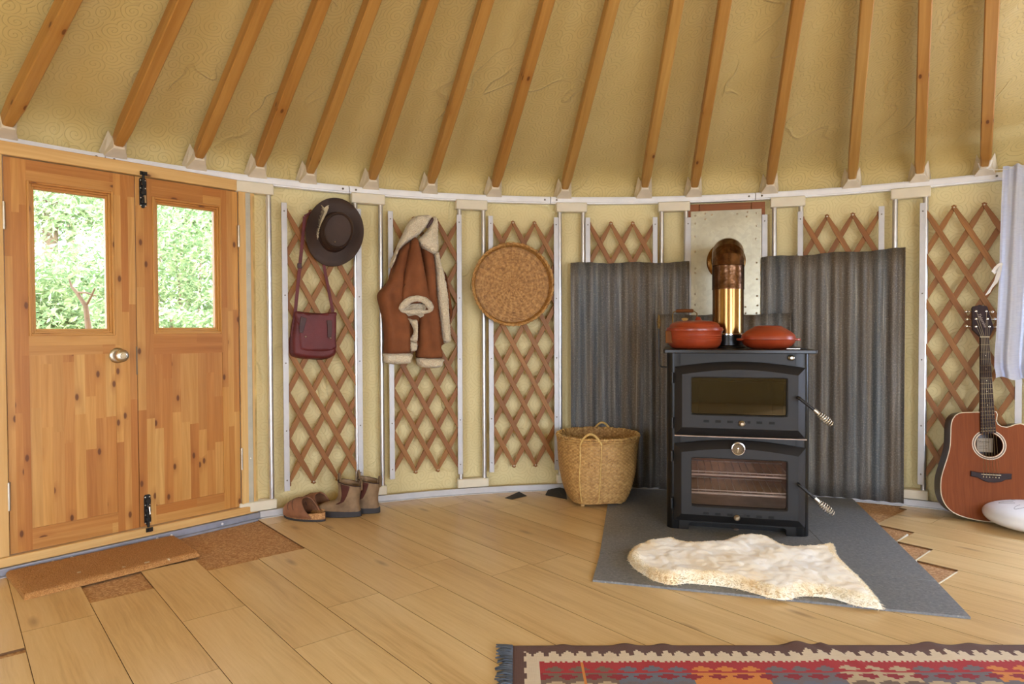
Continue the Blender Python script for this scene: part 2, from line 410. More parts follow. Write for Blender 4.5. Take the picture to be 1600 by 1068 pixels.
M['ovenmetal'] = plain('oven_lining', (196, 172, 154), .34, .5, var=.1)
def enamel():
    n = NT('terracotta_enamel'); o = n.ob(); col = n.ramp(n.noise(o, 12, 3), [(.3, (136, 48, 20)), (.7, (158, 62, 30))]); return n.fin(col, .38, 0, Coat_Weight=.25, Coat_Roughness=.2)
M['terra'] = enamel()
M['handlewood'] = wood('handle_wood', (122, 72, 30), (84, 46, 18), rough=.7, spec=.2)
def leather(name, c1, c2, rough, sc=60, bp=.25):
    n = NT(name); o = n.ob(); col = n.ramp(n.noise(o, 7, 4, .6), [(.3, c1), (.7, c2)]); n.bump(n.voro(o, sc*6), bp, .002); return n.fin(col, rough)
M['hat'] = leather('oiled_hat_leather', (46, 29, 20), (64, 43, 31), .65)
M['hatband'] = leather('hat_band_leather', (38, 20, 13), (52, 28, 18), .45)
M['maroon'] = leather('maroon_leather', (80, 20, 22), (104, 31, 33), .55)
M['darkstrap'] = leather('dark_strap_leather', (52, 22, 20), (70, 32, 28), .5)
M['suede'] = leather('tan_suede', (110, 60, 27), (140, 82, 43), .85, 120, .3)
M['seam'] = leather('suede_seam', (92, 46, 20), (104, 54, 24), .85)
M['tanboot'] = leather('worn_boot_leather', (92, 70, 48), (168, 138, 104), .75, 40)
M['gusset'] = leather('boot_elastic', (70, 32, 24), (86, 42, 30), .9, 200)
M['bootsole'] = plain('dark_rubber_sole', (52, 48, 50), .7)
M['clog'] = leather('clog_leather', (108, 66, 42), (166, 114, 80), .7, 40)
M['cork'] = chip('cork', (150, 104, 62), (182, 132, 82), (204, 158, 104), 300)
M['clogin'] = leather('dark_footbed', (46, 28, 22), (66, 42, 32), .8)
def fleece(name, c1, c2, bs=130):
    n = NT(name); o = n.ob(); a = n.noise(o, bs, 3, .6); col = n.ramp(n.math('ADD', n.math('MULTIPLY', a, .6), n.math('MULTIPLY', n.noise(o, 9, 2), .4)), [(.3, c1), (.7, c2)])
    n.bump(n.voro(o, bs*1.2), 1.0, .005); return n.fin(col, .95, 0, Sheen_Weight=.4)
M['fleece'] = fleece('cream_fleece', (200, 182, 150), (232, 218, 190))
def wool():
    n = NT('sheepskin_wool'); o = n.ob(); n.bump(n.noise(o, 110, 3), .3, .004); col = n.ramp(n.noise(o, 7, 4, .6), [(.32, (246, 226, 186)), (.5, (252, 242, 220)), (.7, (254, 251, 242))]); return n.fin(col, .9, 0, Sheen_Weight=.3)
n_ = None
M['wool'] = wool()
n = NT('sheepskin_pile'); col = n.ramp(n.noise(n.ob(), 7, 4, .6), [(.32, (246, 226, 186)), (.5, (252, 242, 220)), (.7, (254, 251, 242))]); n.fin(col, .9)
tl = n.n('ShaderNodeBsdfTranslucent'); n.l(col, tl.inputs[0]); mx_ = n.n('ShaderNodeMixShader'); mx_.inputs[0].default_value = .5; n.l(n.p.outputs[0], mx_.inputs[1]); n.l(tl.outputs[0], mx_.inputs[2]); n.l(mx_.outputs[0], n.out.inputs[0]); M['woolpile'] = n.m
def wicker(name, c1, c2, c3):
    n = NT(name); o = n.ob(); t = n.tone(); a = n.noise(o, 60, 4, .7)
    col = n.ramp(a, [(.3, c1), (.5, c2), (.72, c3)]); col = n.mix(n.math('MULTIPLY', t, .5), col, c1, 'MULTIPLY') if False else n.mix(n.math('MULTIPLY', t, .55), col, c1)
    n.bump(n.noise(n.map(o, (1, 1, 5)), 180, 2), .3, .002); return n.fin(col, .55)
M['wicker'] = wicker('basket_cane', (136, 94, 46), (196, 152, 88), (224, 184, 118))
M['canelight'] = wicker('pale_cane', (190, 150, 80), (214, 178, 106), (228, 196, 128))
M['tray'] = wicker('tray_cane', (120, 78, 34), (186, 136, 72), (214, 168, 100))
M['white'] = plain('white_glaze', (236, 236, 238), .25, var=.01, Coat_Weight=.3)
M['slit'] = plain('dark_slit', (110, 112, 116), .6)
def curtain_mat():
    n = NT('white_voile'); n.t.nodes.remove(n.p); o = n.ob(); d = n.n('ShaderNodeBsdfDiffuse'); t = n.n('ShaderNodeBsdfTranslucent'); tr = n.n('ShaderNodeBsdfTransparent')
    c = n.ramp(n.noise(n.map(o, (30, 30, 300)), 1, 2), [(.3, (222, 227, 244)), (.7, (234, 238, 252))]); n.l(c, d.inputs[0]); n.l(c, t.inputs[0])  # blue tint in the colour stands in for bluish daylight on white cloth
    m1 = n.n('ShaderNodeMixShader'); m1.inputs[0].default_value = .45; n.l(d.outputs[0], m1.inputs[1]); n.l(t.outputs[0], m1.inputs[2])
    m2 = n.n('ShaderNodeMixShader'); m2.inputs[0].default_value = .08; n.l(m1.outputs[0], m2.inputs[1]); n.l(tr.outputs[0], m2.inputs[2]); n.l(m2.outputs[0], n.out.inputs[0])
    return n.m
M['curtain'] = curtain_mat()
M['ribbon'] = plain('white_ribbon', (232, 230, 228), .7, var=.02)
M['cedar'] = wood('cedar_top', (126, 66, 30), (108, 54, 23), rough=.5, spec=.1, gs=2.2, ring=.25)
M['gside'] = wood('dark_mahogany', (64, 36, 28), (40, 22, 18), rough=.3)
M['neck'] = wood('mahogany_neck', (110, 62, 36), (84, 44, 26), rough=.4)
M['rose'] = wood('rosewood', (50, 28, 26), (32, 17, 16), rough=.5, gs=2, spec=.2)
M['binding'] = plain('cream_binding', (216, 200, 170), .4, var=.02)
M['string'] = plain('guitar_string', (150, 130, 96), .4, 1)
M['ghole'] = plain('soundhole_dark', (58, 26, 16), .8)
M['rosette'] = plain('rosette_grey', (112, 92, 76), .5)
M['paper'] = plain('paper_label', (190, 172, 150), .8, var=.03)
M['ink'] = plain('dark_ink', (60, 46, 40), .8)
M['silver'] = plain('silver_script', (150, 132, 120), .4, .4)
M['feather'] = plain('pale_feather', (228, 210, 170), .7, var=.15)
M['dial'] = plain('dial_face', (104, 82, 44), .5)
M['rackmetal'] = plain('bright_rack_steel', (232, 228, 226), .3, .35)
M['slotblack'] = plain('slot_black', (8, 8, 8), .8)
M['oldbrass'] = plain('dull_brass', (120, 92, 44), .4, .8)
KC = dict(brown=(104, 76, 68), cream=(226, 208, 180), red=(178, 54, 58), dred=(152, 44, 54), grey=(118, 110, 114), gbrown=(124, 104, 90), tan=(196, 174, 140), orange=(220, 140, 66), blue=(112, 116, 128))
KN = list(KC)
def kilim(name, c):
    n = NT('kilim_'+name); o = n.ob(); w = n.wave(n.map(o, (1, 1, 1)), 120, .6, 1, 1, 'X'); a = n.noise(n.map(o, (30, 200, 1)), 1, 3)
    col = n.mix(n.math('MULTIPLY', a, .35), c, tuple(x*.72 for x in c)); n.bump(n.math('ADD', w, a), .5, .002); return n.fin(col, .9)
KM = [kilim(k, KC[k]) for k in KN]
M['fringe'] = plain('blue_grey_yarn', (98, 108, 124), .9, var=.2)
n = NT('leaf_green'); t_ = n.tone(); col = n.ramp(t_, [(.1, (112, 138, 98)), (.5, (150, 172, 124)), (.9, (196, 206, 160))]); tl = n.n('ShaderNodeBsdfTranslucent'); n.l(col, tl.inputs[0])
n.fin(col, .5); mx_ = n.n('ShaderNodeMixShader'); mx_.inputs[0].default_value = .3; n.l(n.p.outputs[0], mx_.inputs[1]); n.l(tl.outputs[0], mx_.inputs[2]); n.l(mx_.outputs[0], n.out.inputs[0]); M['leaf'] = n.m
M['bark'] = plain('pale_bark', (150, 126, 108), .9, var=.15, bump=.5, bsc=40)
M['ground'] = plain('dry_grass_ground', (130, 120, 84), .95, var=.15)
# ------------------------------------------------------------------ door plane (chord of the wall)
DA = math.radians(-48.5); DN = Vector((math.sin(DA), math.cos(DA), 0)); DT = Vector((math.cos(DA), -math.sin(DA), 0)); DD = 3.133
DMID = 1.0925
door_o = DN*DD+DT*DMID
DF = Fr((door_o.x, door_o.y, 0), -DA)          # local x along the doors, y outwards
JL, JR = -.55, .545                            # outer faces of the jambs (local x)
def dpt(x, y=0): return DF.M @ Vector((x, y, 0))
A_L = angd(dpt(JL)); A_R = angd(dpt(JR))
# ------------------------------------------------------------------ floor
pd = Vector((.6475, -.7621)); pn = Vector((.7621, .6475)); K = S/1.05
OFF0, PW = .413*K, .2235*K
def pt(u, v): P = fl(u, v); return P.x*pd.x+P.y*pd.y
def po(u, v): P = fl(u, v); return P.x*pn.x+P.y*pn.y
mb = MB()
def disc(r, z, n=96): return [Vector((X0+r*math.cos(2*PI*i/n), Y0+r*math.sin(2*PI*i/n), z)) for i in range(n)]
mb.rings([disc(R+.16, -.05), disc(R+.16, -.007)], tone=.5)
floor = tag(mb.build('floor', M['chip']), 'oak laminate floor over bare chipboard', 'floor', kind='structure')
PT = .0065
def plank(mb, k, t0, t1, m=0):
    o0, o1 = OFF0+(k)*PW+.0008, OFF0+(k+1)*PW-.0012
    if t1-t0 < .03: return
    # cut the strip by the round wall
    c = Vector((X0, Y0)); cn = c.dot(pn); cd = c.dot(pd); Rr = R+.1
    hm = max(abs(o0-cn), abs(o1-cn))
    if hm > Rr: return
    ha = math.sqrt(max(0, Rr*Rr-hm*hm)); t0 = max(t0, cd-ha); t1 = min(t1, cd+ha)
    if t1-t0 < .03: return
    q = [pd*t+pn*o for t, o in ((t0, o0), (t1, o0), (t1, o1), (t0, o1))]
    v = [Vector((p.x, p.y, -PT)) for p in q]+[Vector((p.x, p.y, 0)) for p in q]
    mb.add(v, [(4, 5, 6, 7)], Vector((pd.x, pd.y, 0)), None, 0)
    mb.add(v, [(0, 1, 5, 4), (1, 2, 6, 5), (2, 3, 7, 6), (3, 0, 4, 7)], Vector((pd.x, pd.y, 0)), .5, 1)
mb = MB(); LEN = 1.25*.93
T0 = {-2: None}
start = {0: pt(191, 930), 1: pt(264, 883), 2: pt(366, 882), 3: pt(441, 864)}     # bare chipboard beside the door mat
known = {0: pt(191, 930)+.75, 1: pt(335, 958), 3: pt(553, 937), 4: pt(650, 926), -1: pt(90, 974), 5: pt(800, 845), 6: pt(815, 885)}
gap = {-2: (pt(19, 1016), pt(20, 1024))}
endR = {}
for (u, v) in ((1425, 832), (1455, 859), (1495, 893)):
    k = round((po(u, v)-OFF0)/PW); endR[k-1] = pt(u-12, v+8)
endR_top = pt(1395, 806)
kmax = max(endR)
hx = (fl(1200, 880).x*pd.x+fl(1200, 880).y*pd.y)
for k in range(-22, 26):
    ts = -9.0 if k not in start else start[k]
    if k in known and known[k] is not None: base = known[k]
    else: base = ((k*7919) % 100)/100*LEN
    js = sorted({base+i*LEN for i in range(-8, 9)})
    segs = []; cuts = [ts]+[j for j in js if j > ts+.05]+[9.0]
    for a, b in zip(cuts, cuts[1:]): segs.append((a+(.0006), b-.0006))
    if k in gap:
        g0, g1 = gap[k]; segs = [(-9, g0), (g1, g1+LEN), (g1+LEN+.001, 9)]
    if k in endR:
        e = endR[k]; h0 = e-.45
        segs = [s_ for a, b in segs for s_ in ((a, min(b, h0)), (max(a, e), b)) if s_[1]-s_[0] > .02]
    if k == kmax+1 or k == kmax+2:
        e = endR_top; segs = [(max(a, e), b) for a, b in segs if b > e+.05]
    for a, b in segs: plank(mb, k, a, b)
mb.build('laminate_plank', [M['floor'], M['joint']], floor, smooth=0)
# strips of pale foam at three board ends beside the hearth
fmb = MB()
for a, b in (((1418, 834), (1402, 845)), ((1453, 860), (1429, 876)), ((1495, 893), (1467, 911))):
    p, q = fl(*a), fl(*b); p.z = q.z = -.003; fmb.tube([p, q], .0045, 6)
fmb.build('foam_strip', M['wplastic'], floor)
# ------------------------------------------------------------------ wall cloth with openings
WIN = [(42.5, 58.5, .55, 1.45), (118, 142, .25, 1.5), (152, 176, .05, 1.6), (214, 240, .25, 1.5)]   # out of view, all but the first added for light: angle range, height range
RW = R+.05
def wallpatch(mb, a0, a1, z0, z1):
    n = max(1, int(abs(a1-a0)/1.5)); nz = max(1, int((z1-z0)/.2))
    P = [[wp(a0+(a1-a0)*i/n, z0+(z1-z0)*j/nz, RW) for j in range(nz+1)] for i in range(n+1)]
    mb.grid(P, tone=.5, uvs=lambda i, j: (math.radians(a0+(a1-a0)*i/n)*R, z0+(z1-z0)*j/nz))
mb = MB(); cur = A_R
for (a0, a1, z0, z1) in WIN:
    wallpatch(mb, cur, a0, -.03, 1.75); wallpatch(mb, a0, a1, -.03, z0); wallpatch(mb, a0, a1, z1, 1.75); cur = a1
wallpatch(mb, cur, 360+A_L, -.03, 1.75)
wallpatch(mb, A_L, A_R, 1.63, 1.75)
tag(mb.build('wall_back', M['wall'], smooth=80, sub=-1), 'round cream patterned cloth wall', 'wall', kind='structure')
# frames for the curtain window and the added light openings
for i, (a0, a1, z0, z1) in enumerate(WIN):
    mb = MB(); w = math.radians(1)*.045/.055
    for (b0, b1, y0, y1) in ((a0-.6, a0+.6, z0, z1), (a1-.6, a1+.6, z0, z1), (a0, a1, z0-.03, z0+.02), (a0, a1, z1-.02, z1+.03)):
        n = 6; rs = []
        for q in range(n+1):
            a = b0+(b1-b0)*q/n; rs.append([wp(a, y0, RW-.02), wp(a, y0, RW+.04), wp(a, y1, RW+.04), wp(a, y1, RW-.02)])
        mb.rings(rs, True, True, True)
    tag(mb.build('window_%d' % (i+1), M['wplastic'], smooth=30), 'unseen white framed window opening to let in light', 'window', kind='structure')
# ------------------------------------------------------------------ ceiling cloth
RAF = [(9,195,108,0),(183,226.5,284,0),(309,245,411,0),(404,258.5,503,0),(483,269,582.6,0),(580.7,279,673.7,0),(672.6,285,760,0),(773,290.6,855.6,0),(881.8,294,957.6,0),(1007,291,1058.8,0),(1084.6,291,1133,0),(1202.7,286.5,1247.8,0),(1331,278,1355,0),(1436.8,269,1446,0),(1539.6,258,1550.5,0)]
ra = []
for (u, v, a, b) in RAF:
    ra.append(angd(cyl(u, v, R-.03)))
allr = sorted(ra+[ra[-1]+7.0*i for i in range(1, 39) if ra[-1]+7.0*i < 360+ra[0]-4])
def sag(a):                                  # cloth bellies up a little between the rafters
    a2 = a if a >= ra[0]-1e-6 else a+360
    for p, q in zip(allr, allr[1:]+[allr[0]+360]):
        if p <= a2 <= q: return math.sin(PI*(a2-p)/(q-p))**.8
    return 0
prof = [(R+.035, 1.665), (R+.035, 1.72), (R+.022, 1.765), (R-.02, 1.806), (R-.09, 1.842)]
zc = lambda r: APEX-SLOPE*r+.062
for q in range(1, 15): prof.append((R-.09-(R-.09-.55)*q/14, zc(R-.09-(R-.09-.55)*q/14)))
prof[4] = (R-.09, zc(R-.09)+.004)
NA = 300; P = []; sl = [0]
for i in range(1, len(prof)): sl.append(sl[-1]+math.hypot(prof[i][0]-prof[i-1][0], prof[i][1]-prof[i-1][1]))
for i in range(NA+1):
    a = -60+360*i/NA; row = []
    for j, (r, z) in enumerate(prof):
        s_ = sag(((a+60) % 360)-60); k = min(1, sl[j]/.25)
        w = noise.noise(Vector((a*.35, sl[j]*7, 1)))*.012*math.exp(-sl[j]*3)
        row.append(wp(a, z+.018*s_*k*(r/R)+w*(1 if j > 1 else 0), r))
    P.append(row)
mb = MB(); mb.grid(P, tone=.5, uvs=lambda i, j: (math.radians(360*i/NA)*(R*.55+prof[j][0]*.45), sl[j]))
tag(mb.build('ceiling', M['ceil'], smooth=80, sub=-1), 'golden patterned cloth roof lining', 'ceiling', kind='structure')
# crown ring and skylight over the yurt centre, above the frame
mb = MB(); zr = zc(.55)
mb.lathe([(.5, zr-.10), (.6, zr-.10), (.6, zr+.06), (.5, zr+.06), (.5, zr-.10)], 40, (X0, Y0, 0))
tag(mb.build('trim_1', M['pine']), 'wooden crown ring at the top of the roof', 'crown ring', kind='structure')
# ------------------------------------------------------------------ rafters
where = ['leftmost pine rafter, entering the top left corner of the photo', 'pine rafter ending above the left door leaf', 'pine rafter ending above the right door leaf, left of its hinge side',
 'pine rafter ending above the right end of the door frame', 'pine rafter ending above the left part of the hat trellis', 'pine rafter ending above the post between hat and coat',
 'pine rafter ending above the hanging sheepskin coat', 'pine rafter ending just left above the round cane tray', 'pine rafter ending above the left edge of the left iron sheet',
 'pine rafter ending left of the flue plate, first of the close pair', 'pine rafter ending straight above the left edge of the flue plate', 'pine rafter ending just right of the flue plate',
 'pine rafter ending above the middle of the right iron sheet', 'pine rafter ending above the right edge of the right iron sheet', 'rightmost pine rafter, beside the top of the white curtain']
for i, (u, v, a, b) in enumerate(RAF):
    foot = cyl(u, v, R-.035); top = cone(a, b); d = (top-foot).normalized()
    # run on up to the crown ring
    L = 0; p = foot.copy()
    while math.hypot(p.x-X0, p.y-Y0) > .56 and L < 4: L += .02; p = foot+d*L
    out = Vector((foot.x-X0, foot.y-Y0, 0)).normalized(); side = d.cross(Vector((0, 0, 1))).normalized(); up = side.cross(d).normalized()
    fr = Fr(foot, 0)
    t = thing('rafter', where[i], 'rafter', fr, 'pine roof rafters')
    mb = MB(); rs = []
    for s_, k in ((-.004, .78), (.02, .82), (.06, .9), (.13, 1.0), (L*.5, 1.0), (L, 1.0)):
        c = d*s_; w, h = .0235*k, .030*k; ch = .004 if k > .9 else .007
        rs.append([c+side*x+up*y for x, y in ((-w+ch, -h), (w-ch, -h), (w, -h+ch), (w, h), (-w, h), (-w, -h+ch))])
    mb.rings(rs, grain=d, tone=random.random())
    mb.build('timber', M['pine'], t, smooth=30)
    # moulded plastic socket standing on the rail
    mb = MB(); rail = wp(angd(foot), 1.669, R-.016)-foot; tang = Vector((out.y, -out.x, 0)); rs = []
    if side.dot(tang) < 0: side = -side
    for q, wd, dp in ((0, .044, .012), (.10, .044, .013), (.55, .031, .022), (.9, .0225, .029), (1.0, .0215, .028)):
        c = rail.lerp(d*.022, q)+out*(.012*(1-q)); tv = tang.lerp(side, q).normalized(); dz = out.lerp(up, q).normalized()
        rs.append([c-tv*wd-dz*dp, c+tv*wd-dz*dp, c+tv*wd+dz*dp, c-tv*wd+dz*dp])
    mb.rings(rs); sk = mb.build('socket', M['socket'], t, smooth=25, bevel=.002)
    mb = MB()
    for sg in (-1, 1):                                        # folded wings behind the timber
        p0 = rail+tang*sg*.042+out*.02; p1 = rail+tang*sg*.052+out*.05+Vector((0, 0, .028)); p2 = d*.03+side*sg*.036+up*.045; p3 = d*.022+side*sg*.021+up*.012
        nn = (p1-p0).cross(p3-p0).normalized()*.0018
        mb.rings([[p0, p1, p2, p3], [p0+nn, p1+nn, p2+nn, p3+nn]])
    mb.build('socket_wing', M['socket'], sk, smooth=0)
# ------------------------------------------------------------------ rim rail in lengths, and floor flashing
def arc_bar(mb, a0, a1, z0, z1, r0, r1, step=1.0, tone=.5):
    n = max(2, int(abs(a1-a0)/step)); rs = []
    for q in range(n+1):
        a = a0+(a1-a0)*q/n; rs.append([wp(a, z0, r0), wp(a, z0, r1), wp(a, z1, r1), wp(a, z1, r0)])
    return mb.rings(rs, tone=tone)
JO = [-66.8, -46.78, -26.59, -6.02, 14.94, 35.96, 60]
for i, (a0, a1) in enumerate(zip(JO, JO[1:])):
    mb = MB(); arc_bar(mb, a0+.03, a1-.03, 1.648, 1.674, R-.014, R+.03); arc_bar(mb, a0+.03, a1-.03, 1.670, 1.682, R+.0, R+.034)
    mb2 = MB(); arc_bar(mb, a0+.03, a1-.03, 1.641, 1.650, R-.006, R+.03)
    t = tag(mb.build('trim_%d' % (i+2), M['rail'], smooth=30, bevel=.0015), 'white metal rim rail along the wall top', 'rail', kind='structure')
    for a in (a0+.62, a1-.62):
        sb = MB(); Mx = Matrix.Translation(wp(a, 1.661, R-.014)) @ Matrix.Rotation(-math.radians(a), 4, 'Z') @ Matrix.Rotation(PI/2, 4, 'X')
        sb.lathe([(.0, .003), (.004, .003), (.0055, .0015), (.0055, -.002)], 10, M=Mx); sb.build('screw', M['screw'], t)
mb = MB(); arc_bar(mb, A_R, 60, -.007, .034, R-.02, R-.005); arc_bar(mb, A_R, 60, -.003, .0035, R-.034, R-.01)
tag(mb.build('baseboard_back', M['strip'], smooth=30, bevel=.001), 'pale metal flashing strip along the foot of the wall', 'flashing strip', kind='structure')
mb = MB(); mb.box(JL-.05, JR+.03, -.028, .03, -.007, .03); mb.box(JL-.05, JR+.03, -.045, -.02, -.007, .004)
t = tag(mb.build('baseboard_door', M['sillgrey'], fr=DF, bevel=.003), 'grey flashing strip below the door sill', 'flashing strip', kind='structure')
for x in (-.33, -.265, .06, .12, .35):
    sb = MB(); sb.lathe([(0, .003), (.005, .002), (.006, 0)], 10, M=Matrix.Translation((x, -.028, .014)) @ Matrix.Rotation(PI/2, 4, 'X')); sb.build('screw', M['rail'], t)
# ------------------------------------------------------------------ wall posts
pc = [-35.2, -24.78, -14.33, -3.82, 6.86, 18.01, 28.73, 39.0]
pw = ['beside the door frame, left of the hat', 'between hat and coat', 'between coat and cane tray', 'right of the cane tray', 'left of the flue plate', 'right of the flue plate', 'left of the guitar trellis', 'half hidden by the white curtain']
def post(i, a):
    fr = Fr(wp(a, 0, R), -math.radians(a))
    t = thing('wall_post', 'twin pole wall post in white caps '+pw[i], 'post', fr, 'wall posts')
    for sg in (-1, 1):
        mb = MB(); mb.tube([(sg*.068, .0, .06), (sg*.068, .0, 1.63)], .0128, 14); mb.build('pole', M['alu'], t)
    mb = MB(); mb.box(-.089, .089, -.022, .03, 1.593, 1.647); mb.build('top_cap', M['wplastic'], t, bevel=.005)
    mb = MB(); mb.box(-.089, .089, -.019, .03, .036, .085); mb.build('bottom_cap', M['wplastic'], t, bevel=.005)
    return t
for i, a in enumerate(pc): post(i, a)
# ------------------------------------------------------------------ trellis panels
TR = [(-32.92, -25.5, -30.2, 'behind the hat and the maroon bag'), (-22.88, -15.42, -20.25, 'behind the sheepskin coat'), (-12.63, -5.22, -10.0, 'behind the round cane tray'),
      (-2.38, 5.16, .33, 'above the left iron sheet'), (18.93, 26.60, 21.62, 'above the right iron sheet'), (29.49, 37.3, 32.18, 'behind the guitar')]
ZT, ZB, DP = 1.528, .146, 2.28
for (a0, a1, ph, lab) in TR:
    am = (a0+a1)/2; fr = Fr(wp(am, 0, R), -math.radians(am))
    t = thing('trellis_panel', 'crossed wooden slat trellis '+lab, 'trellis', fr, 'trellis panels round the wall')
    c0, c1 = a0+.25, a1-.25
    lp = lambda a, z, r: fr.I @ wp(a, z, r)
    mb = MB(); W = .0132
    for fam, (r0, r1) in ((1, (R-.010, R-.003)), (-1, (R-.002, R+.005))):
        for k in range(-9, 10):
            th = ph+DP*k
            sA, sB = th, th+fam*6*DP         # top end, bottom end
            q0, q1 = 0.0, 1.0
            lo, hi = c0, c1
            def qa(a): return (a-sA)/(sB-sA)
            e0, e1 = sorted((qa(lo), qa(hi))); q0 = max(q0, e0); q1 = min(q1, e1)
            if q1-q0 < .01: continue
            endt, endb = q0 == 0, q1 == 1
            ext = .011/1.42
            q0 -= ext if endt else 0; q1 += ext if endb else 0
            n = max(3, int((q1-q0)*18)); rs = []; dx = (sB-sA)*math.radians(1)*R; dz = -(ZT-ZB); L = math.hypot(dx, dz); nx, nz = -dz/L, dx/L
            for j in range(n+1):
                q = q0+(q1-q0)*j/n; a = sA+(sB-sA)*q; z = ZT+(ZB-ZT)*q
                w = W*(.55 if (endt and j == 0) or (endb and j == n) else 1)
                da = math.degrees(nx*w/R); rs.append([lp(a-da, z-nz*w, r0), lp(a+da, z+nz*w, r0), lp(a+da, z+nz*w, r1), lp(a-da, z-nz*w, r1)])
            if endt: rs.insert(1, [x.lerp(y, .35) if False else y+(x-rs[1][i])*.0 for i, (x, y) in enumerate(zip(rs[0], rs[0]))]) if False else None
            mb.rings(rs, grain=(rs[-1][0]-rs[0][0]).normalized())
    mb.build('slat_lattice', M['lattice'], t, smooth=30, bevel=.0012, seg=1)
    for a, sg in ((a0, 1), (a1, -1)):
        zs = 1.562 if lab else 1.5; eb = MB(); x0 = a; x1 = a+sg*.50
        x0, x1 = min(x0, x1), max(x0, x1)
        eb.rings([[lp(x0, z, R-.019), lp(x1, z, R-.019), lp(x1, z, R-.0112), lp(x0, z, R-.0112)] for z in (.116, 1.562)])
        e = eb.build('edge_strip', M['strip'], t, bevel=.001)
        for z in (.17, .42, .76, 1.1, 1.52):
            sb = MB(); sb.lathe([(0, .0025), (.003, .002), (.004, 0)], 8, M=Matrix.Translation(lp((x0+x1)/2, z, R-.019)) @ Matrix.Rotation(PI/2, 4, 'X')); sb.build('screw', M['screw'], e)
    for k in range(-4, 6):
        th = ph+DP*k
        if c0+.3 < th < c1-.3:
            for z in (ZT, ZB):
                rb = MB(); rb.lathe([(0, .003), (.0035, .002), (.0045, 0)], 8, M=Matrix.Translation(lp(th, z, R-.0102)) @ Matrix.Rotation(PI/2, 4, 'X')); rb.build('rivet', M['nickel'], t)
# painted board and bare insulation between the door frame and the first post
P = cyl(389, 550, R-.0); fr = Fr((P.x, P.y, 0), -math.radians(angd(P)))
mb = MB(); mb.box(-.012, .012, -.012, .02, .04, 1.592); t = tag(mb.build('trim_9', M['board'], fr=fr, bevel=.002), 'grey painted upright board beside the door frame', 'board', kind='structure')
for z in (.3, .75, .92, 1.2, 1.54):
    sb = MB(); sb.lathe([(0, .0025), (.003, .002), (.004, 0)], 8, M=Matrix.Translation((.0, -.012, z)) @ Matrix.Rotation(PI/2, 4, 'X')); sb.build('screw', M['nickel'], t)
mb = MB(); n = 40; rs = []
for j in range(n+1):
    z = .05+1.53*j/n; w = .0045*(1+.5*noise.noise(Vector((z*9, 0, 0)))); x = .028+.0035*noise.noise(Vector((z*4, 3, 0)))
    rs.append([Vector((x-w, -.004, z)), Vector((x+w, -.004, z)), Vector((x+w*1.3, .03, z)), Vector((x-w*1.3, .03, z))])
mb.rings(rs); tag(mb.build('insulation_edge', M['foam'], fr=fr, smooth=60), 'raw yellow insulation edge beside the grey upright board', 'insulation')
# ------------------------------------------------------------------ doors
D = lambda u, v, y=0: DF.px(u, v, y)
ZL0, ZL1 = .071, 1.591
frame = thing('trim_10', 'pine frame round the double doors', 'door frame', DF, kind='structure')
mb = MB(); mb.box(JL, -.464, -.012, .06, .068, 1.595, 'z'); mb.box(.459, JR-.008, -.012, .06, .068, 1.595, 'z'); mb.build('jamb', M['sill'], frame, bevel=.003)
mb = MB(); mb.box(JL, JR-.008, -.012, .06, 1.5955, 1.647, 'x'); mb.build('head', M['sill'], frame, bevel=.003)
mb = MB(); mb.box(JL, JR-.008, -.02, .06, .031, .0675, 'x'); mb.build('door_sill', M['sill'], frame, bevel=.004)
def leaf(name, lab, x0, x1, pane, stl, str_, zmid, zbot):
    t = thing(name, lab, 'door', DF, kind='structure'); pz0, pz1, px0, px1 = pane
    y0, y1 = .0, .04
    for a, b in ((x0, stl), (str_, x1)):
        mb = MB(); w = b-a; k = 3 if w > .07 else 2
        for q in range(k):
            zz = ZL0
            while zz < ZL1-.01:
                z2 = min(ZL1, zz+random.uniform(.35, .8))
                mb.box(a+w*q/k, a+w*(q+1)/k, y0, y1, zz, z2, 'z'); zz = z2
        mb.build('stile', M['door'], t, smooth=0)
    def rail(nm, z0, z1):
        mb = MB(); k = 2
        for q in range(k):
            xx = stl
            while xx < str_-.005:
                x2 = min(str_, xx+random.uniform(.15, .45)); mb.box(xx, x2, y0, y1, z0+(z1-z0)*q/k, z0+(z1-z0)*(q+1)/k, 'x'); xx = x2
        mb.build(nm, M['door'], t, smooth=0)
    rail('top_rail', pz1, ZL1); rail('middle_rail', zmid[0], pz0); rail('bottom_rail', ZL0, zbot)
    mb = MB(); n = 8
    for q in range(n):
        zz = zbot; a = stl+(str_-stl)*q/n; b = stl+(str_-stl)*(q+1)/n
        while zz < zmid[0]-.005:
            z2 = min(zmid[0], zz+random.uniform(.2, .6)); mb.box(a, b, .004, .034, zz, z2, 'z'); zz = z2
    mb.build('panel', M['door'], t, smooth=0)
    if stl < px0-.002 or True:
        mb = MB()
        for q, (e, ya, yb) in enumerate(((0, -.004, .02), (.009, .004, .03), (.018, .012, .036))):
            a0, a1, b0, b1 = px0+e, px1-e, pz0+e, pz1-e; w = .0095
            mb.box(a0, a0+w, ya, yb, b0, b1, 'z', tone=.8); mb.box(a1-w, a1, ya, yb, b0, b1, 'z', tone=.8); mb.box(a0+w, a1-w, ya, yb, b0, b0+w, 'x', tone=.9); mb.box(a0+w, a1-w, ya, yb, b1-w, b1, 'x', tone=.4)
        mb.build('glazing_bead', M['door'], t, bevel=.0015, seg=1)
    mb = MB(); mb.box(px0+.015, px1-.015, .030, .034, pz0+.015, pz1-.015); mb.build('window_pane', M['pane'], t)
    return t
def DX(u, v): return D(u, v).x
def DZ(u, v): return D(u, v).z
lp0, lp1 = DX(43, 420), DX(178.5, 420); rp0, rp1 = DX(238.5, 420), DX(346, 420)
